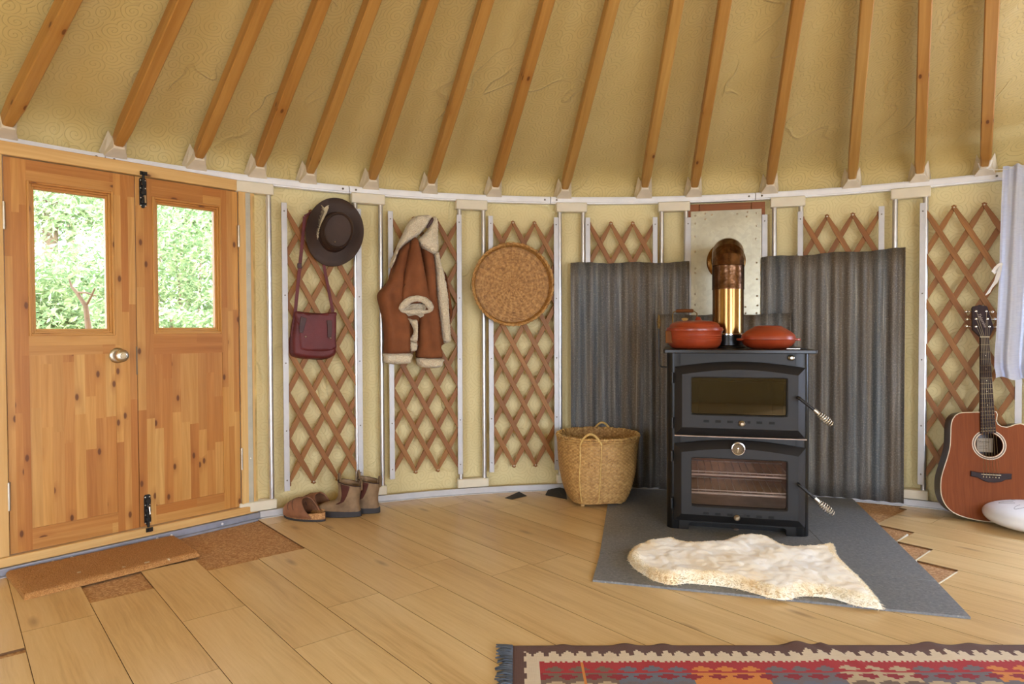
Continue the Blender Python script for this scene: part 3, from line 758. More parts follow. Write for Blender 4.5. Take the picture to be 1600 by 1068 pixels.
d1 = leaf('door_1', 'left pine door leaf with glass pane and round knob', -.460, -.0015, (DZ(110, 524), DZ(110, 291), lp0, lp1), lp0, lp1, (DZ(110, 554), 0), DZ(110, 814))
d2 = leaf('door_2', 'right pine door leaf with glass pane and black bolts', .0015, .4555, (DZ(290, 521), DZ(290, 314), rp0, rp1), rp0, rp1, (DZ(290, 552), 0), DZ(290, 781))
def hinge(par, u, v0, v1):
    a, b = D(u, v0), D(u, v1); mb = MB(); mb.tube([(a.x, -.008, a.z), (a.x, -.008, b.z)], .0062, 10); mb.box(a.x-.006, a.x+.006, -.004, .002, b.z, a.z); mb.build('hinge', M['nickel'], par)
hinge(d1, 4.5, 315, 358); hinge(d1, 12.5, 753, 797); hinge(d2, 371.5, 352, 386); hinge(d2, 376.5, 699, 733)
k = D(184, 555); Mk = Matrix.Translation((k.x, 0, k.z)) @ Matrix.Rotation(PI/2, 4, 'X')
mb = MB(); mb.lathe([(.001, .006), (.024, .006), (.030, .004), (.033, 0)], 32, M=Mk); r_ = mb.build('knob_rose', M['nickel'], d1)
mb = MB(); mb.lathe([(.011, .004), (.011, .022), (.019, .030), (.0255, .042), (.0265, .052), (.024, .060), (.017, .064), (.0125, .0645), (.012, .0625), (.010, .0625), (.0095, .066), (.0, .066)], 32, M=Mk); mb.build('door_knob', M['nickel'], d1)
mb = MB(); p0 = D(212, 585); p1 = D(212, 541); mb.box(-.004, .0, -.003, .002, p0.z, p1.z); mb.build('strike_plate', M['screw'], d1)
def bolt(u0, u1, v0, v1, kv0, kv1, up):
    a, b = D((u0+u1)/2, v0), D((u0+u1)/2, v1); x = a.x; w = (D(u1, v0).x-D(u0, v0).x)/2
    mb = MB(); z0, z1 = b.z, a.z; c = .012
    mb.prism([(x-w, z0+c), (x-w*.55, z0+c*.8), (x-w*.4, z0), (x+w*.4, z0), (x+w*.55, z0+c*.8), (x+w, z0+c), (x+w, z1-c*.4), (x+w*.6, z1), (x-w*.6, z1), (x-w, z1-c*.4)], -.004, 0)
    bt = mb.build('bolt', M['black'], d2, bevel=.0008, seg=1)
    mb = MB(); zb0, zb1 = (z0+.02, z1+.016) if up else (z0-.016, z1-.02); mb.tube([(x, -.010, zb0), (x, -.010, zb1)], .0055, 10); mb.build('bolt_bar', M['black'], bt)
    for f in (.2, .5, .8):
        mb = MB(); zz = z0+(z1-z0)*f; mb.box(x-w*.75, x+w*.75, -.017, -.002, zz-.008, zz+.008); mb.build('guide', M['black'], bt, bevel=.002)
    mb = MB(); zz = z0+(z1-z0)*(.38 if up else .62); mb.tube([(x, -.014, zz), (x, -.026, zz), (x+.001, -.030, zz-.03)], [.004, .004, .003], 8); mb.build('bolt_handle', M['nickel'], bt)
    for f in (.08, .34, .66, .92):
        for sx in (-1, 1):
            mb = MB(); mb.lathe([(0, .002), (.0025, .0015), (.003, 0)], 8, M=Matrix.Translation((x+sx*w*.65, -.004, z0+(z1-z0)*f)) @ Matrix.Rotation(PI/2, 4, 'X')); mb.build('screw', M['nickel'], bt)
    ka, kb = D((u0+u1)/2, kv0), D((u0+u1)/2, kv1); mb = MB(); yk = -.012 if up else -.02
    mb.box(x-w*1.05, x+w*1.05, yk-.004, yk, kb.z, ka.z); mb.box(x-w*.5, x+w*.5, yk-.016, yk-.003, kb.z+.003, ka.z-.003); mb.build('keep', M['black'], frame, bevel=.001)
bolt(217, 228, 278, 325, 268.5, 274.5, True); bolt(224.5, 235, 772, 820, 822.5, 829, False)
# ------------------------------------------------------------------ things hanging on the trellis
def lp2(fr, pts, y=0): return [(lambda p: (p.x, p.z))(fr.px(u, v, y)) for u, v in pts]
# hat
HF = wfr(519, 363, R-.024)
c = HF.px(520, 363)
hat = thing('hat', 'dark brown wide brimmed leather hat with a feather', 'hat', HF)
th = math.radians(14)
def hel(ax, az, y, ox=0, oz=0, n=56, curl=None):
    out = []
    for j in range(n):
        t = 2*PI*j/n; x, z = ax*math.cos(t), az*math.sin(t); yy = y+(curl(t) if curl else 0)
        out.append(Vector((ox+x*math.cos(th)+z*math.sin(th), yy, oz-x*math.sin(th)+z*math.cos(th))))
    return out
pL, pR, pT, pB = HF.px(478, 350), HF.px(564, 366), HF.px(512, 309), HF.px(530, 417)
ax = (pR-pL).length/2*1.03; az = (pT-pB).length/2*1.0
ox, oz = (pT.x+pB.x)/2, (pT.z+pB.z)/2
cu = lambda t: -.022*math.cos(t)**2
mb = MB()
mb.rings([hel(ax, az, -.012, ox, oz, curl=cu), hel(ax*1.0, az*1.0, -.020, ox, oz, curl=cu), hel(ax*.985, az*.985, -.023, ox, oz, curl=cu), hel(ax*.8, az*.8, -.020, ox, oz, curl=lambda t: .4*cu(t)), hel(ax*.575, az*.595, -.018, ox+.004, oz),
          hel(ax*.545, az*.565, -.030, ox+.004, oz), hel(ax*.535, az*.55, -.060, ox+.004, oz), hel(ax*.52, az*.535, -.085, ox+.004, oz), hel(ax*.515, az*.53, -.096, ox+.004, oz), hel(ax*.495, az*.51, -.102, ox+.004, oz), hel(ax*.465, az*.48, -.099, ox+.004, oz), hel(ax*.44, az*.455, -.084, ox+.004, oz), hel(ax*.2, az*.22, -.080, ox+.004, oz), hel(.003, .003, -.079, ox+.004, oz)], False, True)
mb.rings([hel(ax, az, -.012, ox, oz, curl=cu), hel(ax*.8, az*.8, -.013, ox, oz, curl=lambda t: .4*cu(t)), hel(ax*.5, az*.52, -.012, ox+.004, oz)], False, True)
mb.build('hat_body', M['hat'], hat, smooth=60)
mb = MB(); mb.rings([hel(ax*.565, az*.585, -.018, ox+.004, oz), hel(ax*.562, az*.58, -.030, ox+.004, oz), hel(ax*.552, az*.57, -.044, ox+.005, oz), hel(ax*.53, az*.55, -.046, ox+.004, oz)], False, False); mb.build('hat_band', M['hatband'], hat, smooth=60)
mb = MB()
fq = [(507, 325), (508, 331), (504, 340), (501, 349), (498, 357), (496, 366), (496, 374)]
rach = [HF.px(u, v, -.034) for u, v in fq]; mb.tube(rach, [.002, .002, .0018, .0018, .0015, .0015, .001], 6)
rnd = random.Random(3)
for i in range(110):
    q = i/109; a = rach[min(5, int(q*6))].lerp(rach[min(6, int(q*6)+1)], q*6-int(q*6)); L = .028*(1-.72*q)*(rnd.random()*.5+.6)
    s_ = 1 if i % 2 else -1; d = Vector((s_*.75, -.35*rnd.random(), .75)).normalized()*L; w = Vector((.0022, 0, -.0014))
    if q > .55 and rnd.random() < .5: continue
    mb.add([a-w, a+w, a+d+w*.5, a+d-w*.5, a+d*.5+Vector((0, -.001, 0))], [(0, 1, 4), (1, 2, 4), (2, 3, 4), (3, 0, 4)])
mb.build('feather', M['feather'], hat)
for (u, v, y, r) in ((523.5, 377.5, -.1, .004), (496, 366, -.036, .0045)):
    p = HF.px(u, v, y); mb = MB(); mb.lathe([(0, .003), (r*.7, .002), (r, 0), (r, -.004), (0, -.006)], 10, M=Matrix.Translation(p) @ Matrix.Rotation(PI/2, 4, 'X')); mb.build('stud', M['nickel'], hat)
# shoulder bag
BF = wfr(491, 520, R-.024)
bag = thing('shoulder_bag', 'maroon leather shoulder bag on a long strap below the hat', 'bag', BF)
body = lp2(BF, [(461, 489), (463, 487), (520, 490), (525, 492), (526.5, 520), (526, 550), (520, 558), (505, 562), (480, 561), (462, 558), (455, 552), (454.5, 530), (457, 508)], -.03)
mb = pillow(body, .009, .055, .022, .35, lambda x, z, d: .004*noise.noise(Vector((x*14, z*14, 2)))); mb.build('bag_body', M['maroon'], bag, smooth=50)
flap = lp2(BF, [(462, 487), (490, 490), (524, 488), (526, 494), (525.5, 530), (524, 545), (500, 549), (473, 547), (469, 540), (467, 512)], -.06)
mb = pillow(flap, .008, .010, .008, 1.0, lambda x, z, d: .002*noise.noise(Vector((x*20, z*16, 5)))); 
for v in mb.v: v.y -= .053
mb.build('flap', M['maroon'], bag, smooth=50)
fold = [BF.px(u, v, -.045) for u, v in ((461, 488), (475, 492), (492, 494), (510, 493), (525, 489))]
mb = MB(); mb.tube(fold, [.006, .0075, .008, .0075, .006], 8); mb.build('flap_fold', M['maroon'], bag, smooth=60)
for pts, st in (([(470, 494), (479, 497), (477, 505), (473, 520), (467.5, 519), (468, 506)], (477.5, 525.5)), ([(510.5, 500), (518, 500), (518.5, 512), (517.5, 527), (512, 527), (511.5, 512)], (516.5, 528))):
    q = lp2(BF, pts, -.066); mb = MB(); mb.prism(q, -.0705, -.062); s_ = mb.build('closing_tab', M['darkstrap'], bag, bevel=.001)
    p = BF.px(st[0], st[1], -.068); mb = MB(); mb.lathe([(0, .004), (.003, .003), (.0042, 0), (.0042, -.004)], 10, M=Matrix.Translation(p) @ Matrix.Rotation(PI/2, 4, 'X')); mb.build('stud', M['nickel'], bag)
def strap(pts, w, ys, mat, nm, par, fr, th_=.003):
    cs = [fr.px(u, v, y) for (u, v), y in zip(pts, ys)]; mb = MB(); rs = []
    for i, p in enumerate(cs):
        t = (cs[min(i+1, len(cs)-1)]-cs[max(i-1, 0)]).normalized(); s_ = Vector((t.z, 0, -t.x)).normalized()*w/2; o = Vector((0, th_/2, 0))
        rs.append([p-s_-o, p+s_-o, p+s_+o, p-s_+o])
    mb.rings(rs); return mb.build(nm, mat, par, smooth=30, bevel=.0008, seg=1)
strap([(476, 338), (475, 352), (470, 400), (466, 440), (462, 480), (458, 520), (458, 548)], .017, [-.012, -.014, -.02, -.024, -.028, -.026, -.02], M['maroon'], 'strap', bag, BF)
strap([(504, 395), (507, 420), (511, 440), (517, 470), (521, 492)], .016, [-.014, -.018, -.022, -.028, -.03], M['maroon'], 'strap', bag, BF)
strap([(476, 338), (486, 332), (497, 345), (504, 395)], .016, [-.012, -.010, -.010, -.014], M['maroon'], 'strap', bag, BF)
mb = MB(); p = BF.px(468, 415, -.026); mb.box(p.x-.011, p.x+.011, p.y-.004, p.y+.003, p.z-.012, p.z+.012); mb.build('buckle', M['darkstrap'], bag, bevel=.002)
# sheepskin coat
CF = wfr(645, 455, R-.034)
coat = thing('sheepskin_coat', 'tan suede coat with cream fleece collar and cuffs hanging inside the trellis', 'coat', CF)
def piece(nm, mat, pts, y0, T, w, h=.011, fn=None, back=.35, par=None, sm=50):
    P = lp2(CF, pts, -y0); mb = pillow(P, h, T, w, back, fn)
    for v in mb.v: v.y -= y0
    return mb.build(nm, mat, par or coat, smooth=sm)
fz = lambda a, s: (lambda x, z, d: a*noise.noise(Vector((x*s, z*s, 9)))+a*.5*noise.noise(Vector((x*s*2.3, z*s*2.3, 4))))
def folds(x, z, d): return .012*math.sin(x*70+z*9)*max(0, .5+.6*noise.noise(Vector((x*6, z*5, 1))))+.006*noise.noise(Vector((x*18, z*18, 3)))
ns = fz(.006, 60)
piece('back_panel', M['suede'], [(622, 388), (650, 372), (680, 385), (690, 430), (697, 480), (700, 520), (690, 540), (650, 545), (610, 535), (602, 480), (606, 440)], .004, .035, .03, .016)
piece('left_sleeve', M['suede'], [(640, 376), (630, 383), (621, 396), (613, 420), (604, 441), (592, 455), (589, 464), (593, 482), (598, 505), (600, 530), (602, 553), (638, 553), (641, 540), (641, 520), (640, 500), (632, 480), (632, 440), (640, 400)], .022, .065, .035, .010, folds)
piece('right_sleeve', M['suede'], [(656, 386), (668, 390), (677, 400), (680, 430), (682, 470), (687, 510), (689, 540), (688.5, 560), (651.5, 559), (652, 540), (650, 515), (655, 490), (660, 470), (660, 430)], .022, .06, .03, .010, folds)
piece('left_cuff', M['fleece'], [(600.5, 551), (640, 551), (641.5, 560), (638, 567.5), (620, 569), (601, 566), (599.5, 558)], .018, .085, .02, .007, ns)
piece('right_cuff', M['fleece'], [(651, 558), (689.5, 559), (690, 566), (687, 573), (670, 575), (654, 572), (650.5, 565)], .018, .08, .02, .007, ns)
piece('lapel', M['fleece'], [(676, 396), (684, 393), (688, 410), (694, 432), (699, 460), (701, 490), (703, 520), (703.5, 532), (697, 536), (691, 532), (688, 512), (684, 480), (680.5, 450), (679.5, 425)], .03, .05, .016, .008, ns)
piece('front_edge', M['suede'], [(695, 426), (701, 445), (706, 478), (707, 490), (703, 505), (701, 515), (699, 480)], .008, .02, .01, .007)
mid = piece('middle_panel', M['suede'], [(644, 374), (652, 373), (659, 400), (665, 430), (671, 462), (673, 470), (650, 474), (627, 470), (630, 440), (636, 405)], .075, .045, .025, .009, lambda x, z, d: .010*math.sin(x*52+1)+.004*noise.noise(Vector((x*18, z*18, 3))))
# rolled fleece hem of the middle panel: an open mouth with a tail of fleece below it
cc = CF.px(650, 480, -.10); mb = MB(); rs = []; n = 44
wd = (CF.px(676, 484, -.1)-CF.px(624, 484, -.1)).length/2*.86
for i in range(n):
    t = 2*PI*i/n; ce = cc+Vector((wd*math.cos(t), -.012-.018*math.sin(t), .034*math.sin(t)-.010*math.cos(2*t)+.002)); rr = .0135*(1+.12*math.sin(3*t))+(.004 if math.sin(t) > 0 else 0)
    rs.append([ce+(Vector((math.cos(t), 0, math.sin(t)))*math.cos(a)+Vector((0, -1, 0))*math.sin(a))*rr*(1+.25*noise.noise(Vector((i*.8, a*3, 2)))) for a in [2*PI*k/12 for k in range(12)]])
mb.rings(rs, loop=True); mb.build('rolled_hem', M['fleece'], coat, smooth=70)
piece('lining', M['fleece'], [(627, 478), (650, 472), (673, 478), (674, 490), (660, 497), (650, 492), (636, 494), (626, 488)], .055, .02, .015, .008, ns)
piece('fleece_tail', M['fleece'], [(634, 496), (645, 499), (652, 500), (653, 515), (652, 532), (649, 535), (641, 533), (640, 530), (646, 518), (642, 506)], .07, .035, .014, .006, ns)
piece('fleece_tail', M['fleece'], [(639, 532), (651, 534), (651, 547), (640, 547)], .04, .02, .012, .006, ns)
piece('collar', M['fleece'], [(647, 339), (660, 336), (671, 336.5), (675, 341), (667, 354), (655, 367), (649, 372), (637, 379), (624, 390), (618, 406), (611, 420), (607.5, 418), (611, 406), (616, 395), (622, 379), (630, 363), (636, 350)], .05, .05, .025, .008, ns)
piece('collar', M['fleece'], [(674, 341), (681, 339), (684, 350), (684, 370), (684, 392), (676, 398), (664, 392), (655, 384), (650, 375), (660, 367), (668, 357)], .055, .05, .022, .008, ns)
piece('hanging_loop', M['darkstrap'], [(674, 340.5), (677, 341), (677, 345), (672, 353), (667, 357), (667, 353)], .098, .006, .004, .003)
# round cane tray
TF = wfr(801, 445, R-.030)
tray = thing('cane_tray', 'round woven cane tray hung by a string on the trellis', 'tray', TF)
pl_, pr_, pt_, pb_ = TF.px(740, 445, -.04), TF.px(862, 445, -.04), TF.px(801, 381, -.04), TF.px(801, 507, -.04)
tc = Vector(((pl_.x+pr_.x)/2, 0, (pt_.z+pb_.z)/2)); TRr = (pt_.z-pb_.z)/2
mb = MB(); nr, na = 66, 208; P = []
for i in range(na):
    a = 2*PI*i/na; row = []
    for j in range(nr+1):
        q = j/nr
        if q < .8: r = TRr*.95*q/.8; y = -.006-.004*(q/.8)**2
        else: k = (q-.8)/.2; r = TRr*(.95+.05*math.sin(k*PI/2)); y = -.010-.040*k
        rad_ = int(q*33); ph = 26 if q > .35 else 13
        wv = math.sin(a*ph)*(1 if rad_ % 2 else -1)*.0022*(1 if q > .1 else .3)+.0012*abs(math.sin(q*33*PI))
        if q < .8: y -= wv
        else: r -= wv
        row.append(tc+Vector((r*math.cos(a), y, r*math.sin(a))))
    P.append(row)
vs = [p for r_ in P for p in r_]; fs, tn = [], []
for i in range(na):
    for j in range(nr):
        q = (i+1) % na; mb.add([P[i][j], P[q][j], P[q][j+1], P[i][j+1]], [(0, 1, 2, 3)], None, (.5*((i//4) % 2)+.3*((j//2) % 2)+.3*((j//2*37+i//4*5) % 7)/7))
bm_ = mb
def weld(o, d=1e-5):
    bm = bmesh.new(); bm.from_mesh(o.data); bmesh.ops.remove_doubles(bm, verts=bm.verts, dist=d); bmesh.ops.recalc_face_normals(bm, faces=bm.faces); bm.to_mesh(o.data); bm.free(); o.data.update()
o = mb.build('woven_dish', M['tray'], tray, smooth=60); weld(o)
md = o.modifiers.new('Solidify', 'SOLIDIFY'); md.thickness = .004; md.offset = -1
mb = MB(); n = 160
for s_ in (0, PI):
    mb.tube([tc+Vector(((TRr+.001+.0042*math.cos(i*2*PI/n*26+s_))*math.cos(2*PI*i/n), -.050+.0042*math.sin(i*2*PI/n*26+s_), (TRr+.001+.0042*math.cos(i*2*PI/n*26+s_))*math.sin(2*PI*i/n))) for i in range(n)], .0048, 8, loop=True, tone=.15)
mb.tube([tc+Vector(((TRr-.004)*math.cos(2*PI*i/64), -.036, (TRr-.004)*math.sin(2*PI*i/64))) for i in range(64)], .004, 8, loop=True, tone=.5)
mb.build('rim', M['tray'], tray, smooth=60)
mb = MB(); a_ = TF.px(793, 383, -.045); b_ = TF.px(806, 382, -.045)
mb.tube([a_, TF.px(791, 376, -.03), TF.px(796, 373, -.015), TF.px(794, 368, -.012), TF.px(798, 369.5, -.02)], .0016, 6)
mb.tube([b_, TF.px(803, 377, -.03), TF.px(797, 377, -.03), TF.px(790, 379, -.04), TF.px(789, 386, -.048)], .0016, 6); mb.build('string', M['canelight'], tray, smooth=60)
# ------------------------------------------------------------------ iron sheets round the stove
def sheet(name, lab, a0, a1, z1, z0, rr, ph=0, pitch=.068, amp=.0085, cut=None, edgeflat=0):
    s0, s1 = math.radians(a0)*R, math.radians(a1)*R; n = int((s1-s0)/pitch*16); nz = 14; P = []
    am = (a0+a1)/2; fr = Fr(wp(am, 0, rr), -math.radians(am))
    for i in range(n+1):
        s_ = s0+(s1-s0)*i/n; a = math.degrees(s_/R); w = amp*math.sin(2*PI*(s_-s0)/pitch+ph); row = []
        zt = z1+.004*math.sin(i*.09)+(cut(i/n) if cut else 0)
        for j in range(nz+1):
            z = z0+(zt-z0)*j/nz; row.append(fr.I @ wp(a, z, rr+w+.003*noise.noise(Vector((s_*3, z*2, ph)))))
        P.append(row)
    mb = MB(); mb.grid(P, tone=.5, uvs=lambda i, j: (s0+(s1-s0)*i/n, z0+(z1-z0)*j/nz))
    o = mb.build(name, M['corr'], fr=fr, smooth=80, sub=-1); md = o.modifiers.new('Solidify', 'SOLIDIFY'); md.thickness = .0012; md.offset = 0
    return tag(o, lab, 'iron sheet', 'corrugated iron sheets')
sheet('corrugated_sheet', 'weathered corrugated iron sheet standing left of the stove behind the basket', -4.0, 8.35, 1.302, .012, R-.032)
sheet('corrugated_sheet', 'weathered corrugated iron sheet standing right of the stove', 15.5, 28.35, 1.318, .012, R-.032, 1.2, cut=lambda q: .018*q)
sheet('corrugated_sheet', 'low corrugated iron sheet behind the stove, under the flue plate', 5.2, 18.3, 1.003, .012, R-.056, .4)
# ------------------------------------------------------------------ flue plate on its timber frame
FF = wfr(1134, 420, R-.012)
P0 = FF.px(1134, 420); FF = Fr(FF.o, -math.radians(12.35))
fp = thing('flue_plate', 'galvanised steel plate with screws behind the bent flue pipe', 'plate', FF)
f = lambda u, v, y=-.0: FF.px(u, v, y)
xl, xr = f(1073, 345).x, f(1195.5, 345).x; zt = f(1134, 317).z; zo = FF.o.z
mb = MB()
for a, b in ((xl, f(1092.5, 330).x-.001), (f(1092.5, 330).x, f(1174, 330).x-.002), (f(1174, 330).x+.001, xr)):
    mb.box(a, b, .002, .022, zt-.085, zt, 'x')
for a, b in ((xl, xl+.06), (xr-.06, xr)): mb.box(a, b, .0025, .022, .4-zo, zt-.0855, 'z')
mb.build('timber_frame', M['redwood'], fp, bevel=.002)
for a, b in ((1070.5, 1079.5), (1190, 1198.5)):
    mb = MB(); x0, x1 = f(a, 420).x, f(b, 420).x; mb.box(x0, x1, -.010, .0015, .5-zo, 1.556-zo); e = mb.build('edge_strip', M['strip'], fp, bevel=.001)
    sb = MB(); sb.lathe([(0, .0025), (.003, .002), (.004, 0)], 8, M=Matrix.Translation(((x0+x1)/2, -.010, 1.52-zo)) @ Matrix.Rotation(PI/2, 4, 'X')); sb.build('screw', M['screw'], e)
px0, px1 = f(1079.3, 420).x, f(1189.5, 420).x; z1 = f(1134, 328.5).z; z0 = f(1134, 492).z
mb = MB(); mb.box(px0, px1, -.0045, -.003, z0, z1); mb.build('steel_sheet', M['galv'], fp)
for (u, v) in [(1086.5, 337), (1102, 333.5), (1112.5, 335.5), (1102.5, 342.5), (1086.5, 349), (1086.5, 369), (1086.5, 393), (1086.5, 419), (1086.5, 426), (1086.5, 459), (1086.5, 476), (1152, 334), (1168.5, 331), (1167, 338), (1182.5, 332.5), (1182.5, 352.5), (1181.5, 373), (1182.5, 410), (1183, 436), (1183, 462), (1183.5, 477), (1182, 489), (1164.5, 479), (1165, 489)]:
    p = f(u, v, -.0045); mb = MB(); mb.lathe([(0, .003), (.003, .0025), (.005, .0006), (.0058, 0)], 8, M=Matrix.Translation(p) @ Matrix.Rotation(PI/2, 4, 'X')); mb.build('screw', M['nickel'], fp)
# ------------------------------------------------------------------ flue pipe
HZ = .008                                  # top of the hearth
# ------------------------------------------------------------------ hearth
hc_ = fl(1180, 860); HR = Fr((hc_.x, hc_.y, 0), 0)
hearth = thing('hearth', 'dark grey stone hearth slabs under and before the stove', 'hearth', HR)
h = lambda u, v: fl(u, v, HZ)
FLc, FRc = h(925, 905), h(1518, 963.5)
bl0, br0 = h(953, 763), h(1332, 778)
eL = (bl0-FLc).normalized(); eR = (br0-FRc).normalized()
rowL, rowR = h(937, 864), h(1464, 907)
midL, midR = FLc.lerp(rowL, 1), FRc.lerp(rowR, 1)
def onl(a, b, p, q):                        # crossing of two floor lines
    d1, d2 = b-a, q-p; den = d1.x*d2.y-d1.y*d2.x; t = ((p.x-a.x)*d2.y-(p.y-a.y)*d2.x)/den; return a+d1*t
j1a, j1b = h(1265, 828), h(1285, 848); j2a, j2b = h(1051, 826), h(1052, 838); jfa = h(1213, 934)
r1 = onl(rowL, rowR, j1a, j1b); r2 = onl(rowL, rowR, j2a, j2b); fj = onl(FLc, FRc, jfa, jfa+eR); rj = onl(rowL, rowR, jfa, jfa+eR)
BL, BR_ = bl0+eL*.02, br0
b1 = onl(BL, BR_, j1a, j1b); b2 = onl(BL, BR_, j2a, j2b)
def slab(q, gap=.0016):
    c = sum(q, Vector())/len(q); poly = []
    for p in q: v = c-p; poly.append(p+v.normalized()*gap-HR.o)
    mb = MB(); mb.rings([[Vector((p.x, p.y, -.004)) for p in poly], [Vector((p.x, p.y, HZ)) for p in poly]], tone=random.random()); return mb.build('stone_slab', M['slate'], hearth, bevel=.0015, smooth=30)
slab([FLc, fj, rj, rowL]); slab([fj, FRc, rowR, rj]); slab([rowL, r2, b2, BL]); slab([r2, r1, b1, b2]); slab([r1, rowR, BR_, b1])
# ------------------------------------------------------------------ stove
sL, sR = fl(1041.5, 824, HZ), fl(1265, 839, HZ); so = (sL+sR)/2; srz = math.atan2(sR.y-sL.y, sR.x-sL.x)
SF = Fr(so, srz); W2 = (sR-sL).length/2
stove = thing('wood_stove', 'black cast iron wood stove with an upper firebox door and a lower oven door', 'stove', SF)
Sx = lambda u, v, y=0: SF.px(u, v, y)
DEP = .50; TOPF = -.028
zp1 = Sx(1150, 546, TOPF).z; zp0 = Sx(1150, 552, TOPF).z
def rr2(x0, x1, y0, y1, r, n=6, corners=(1, 1, 1, 1)):
    out = []
    for (cx, cy, a0, c) in ((x0+r, y0+r, PI, corners[0]), (x1-r, y0+r, 1.5*PI, corners[1]), (x1-r, y1-r, 0, corners[2]), (x0+r, y1-r, .5*PI, corners[3])):
        if c: out += [(cx+r*math.cos(a0+PI/2*k/n), cy+r*math.sin(a0+PI/2*k/n)) for k in range(n+1)]
        else: out.append((x0 if cx < (x0+x1)/2 else x1, y0 if cy < (y0+y1)/2 else y1))
    return out
def slabz(mb, poly, z0, z1): return mb.prism(poly, z0, z1, mp=lambda a, b, d: Vector((a, b, d)))
# side walls with rounded front corners, back, bottom, shelf between firebox and oven
zmid = Sx(1150, 686, 0).z; zb = .055
for sg in (-1, 1):
    mb = MB(); r = .034; x0, x1 = W2, W2-.05; pts = []
    for k in range(9): a = PI/2*k/8; pts.append((sg*(W2-r+r*math.cos(a)), r-r*math.sin(a)))
    pts += [(sg*(W2-.062), 0), (sg*(W2-.062), .02), (sg*(W2-.03), .035), (sg*(W2-.012), .06), (sg*(W2-.012), DEP), (sg*W2, DEP)]
    slabz(mb, pts, 0, zp0); mb.build('side_panel', M['blackgloss'], stove, smooth=50)
zt0 = Sx(1150, 567, 0).z
mb = MB(); mb.box(-W2+.06, W2-.06, .0, .02, zt0-.02, zp0); mb.build('front_rail', M['black'], stove)
mb = MB(); mb.box(-W2+.06, W2-.06, .0, .02, zmid-.025, zmid+.02); mb.build('front_rail', M['black'], stove)
mb = MB(); mb.box(-W2+.012, W2-.012, DEP-.012, DEP, .0, zp0); mb.build('back_panel', M['black'], stove)
# plinth with the low air slot
xa, xb = Sx(1076, 822, 0).x, Sx(1228, 830, 0).x; zl = Sx(1150, 820, 0).z; zpl = Sx(1150, 808, 0).z
mb = MB(); P = [(-W2+.055, 0), (xa, 0), (xa, zl-.008), (xa+.008, zl), (xb-.008, zl), (xb, zl-.008), (xb, 0), (W2-.055, 0), (W2-.055, zpl+.03), (-W2+.055, zpl+.03)]
mb.prism(P, -.004, .02); mb.build('plinth', M['black'], stove, bevel=.002)
mb = MB(); mb.box(xa-.01, xb+.01, .06, .07, 0, zl+.02); mb.build('plinth_back', M['black'], stove)
mb = MB(); p = Sx(1150, 822, .04); mb.lathe([(0, .022), (.012, .020), (.018, .010), (.02, 0)], 16, (p.x, .045, zl-.05)); mb.build('ash_knob', M['ovenmetal'], stove)
# hob
mb = MB(); tl, tr = Sx(1036, 546, TOPF).x, Sx(1278.5, 550, TOPF).x
slabz(mb, rr2(tl, tr, TOPF, DEP+.01, .012), zp0, zp1); mb.build('hob_plate', M['blacktop'], stove, bevel=.003, smooth=40)
ZP = zp1
# doors
def loop(x0, x1, z0, z1, rise, n=18, y=0, rc=0):
    out = []
    for k in range(n): out.append((x0+(x1-x0)*k/n, z0))
    for k in range(n): out.append((x1, z0+(z1-z0)*k/n))
    for k in range(n): q = k/n; out.append((x1+(x0-x1)*q, z1+rise*math.sin(PI*q)))
    for k in range(n): out.append((x0, z1+(z0-z1)*k/n))
    if rc:
        o2 = []
        for (x, z) in out:
            cx = x0+rc if x < x0+rc else x1-rc if x > x1-rc else None; cz = z0+rc if z < z0+rc else z1-rc if z > z1-rc+1e-9 and rise == 0 else None
            if cx is not None and cz is not None:
                d = Vector((x-cx, z-cz)); m_ = max(abs(d.x), abs(d.y)); 
                if d.length > 1e-9: d = d*(m_/d.length); x, z = cx+d.x, cz+d.y
            o2.append((x, z))
        out = o2
    return [Vector((a, y, b)) for a, b in out]
def sdoor(nm, ox0, ox1, oz0, oz1, rise, gx0, gx1, gz0, gz1):
    yb, yf = -.002, -.046; b = .030; mb = MB()
    mb.rings([loop(ox0, ox1, oz0, oz1, rise, y=yb, rc=.006), loop(ox0, ox1, oz0, oz1, rise, y=-.014, rc=.006), loop(ox0+.002, ox1-.002, oz0+.002, oz1-.002, rise, y=-.018, rc=.006), loop(ox0+b, ox1-b, oz0+b*1.15, oz1-b*.95, rise*.9, y=yf+.003), loop(ox0+b+.003, ox1-b-.003, oz0+b*1.15+.003, oz1-b*.95-.003, rise*.9, y=yf),
              loop(gx0-.004, gx1+.004, gz0-.004, gz1+.004, 0, y=yf, rc=.008), loop(gx0, gx1, gz0, gz1, 0, y=yf+.003, rc=.007), loop(gx0, gx1, gz0, gz1, 0, y=-.006, rc=.007)], False, False)
    return mb.build(nm, M['blackdoor'], stove, smooth=28)
yD = -.014; yG = -.046
u0 = Sx(1054, 677.5, yD); u1 = Sx(1258, 685, yD); ut = Sx(1150, 571, yD)
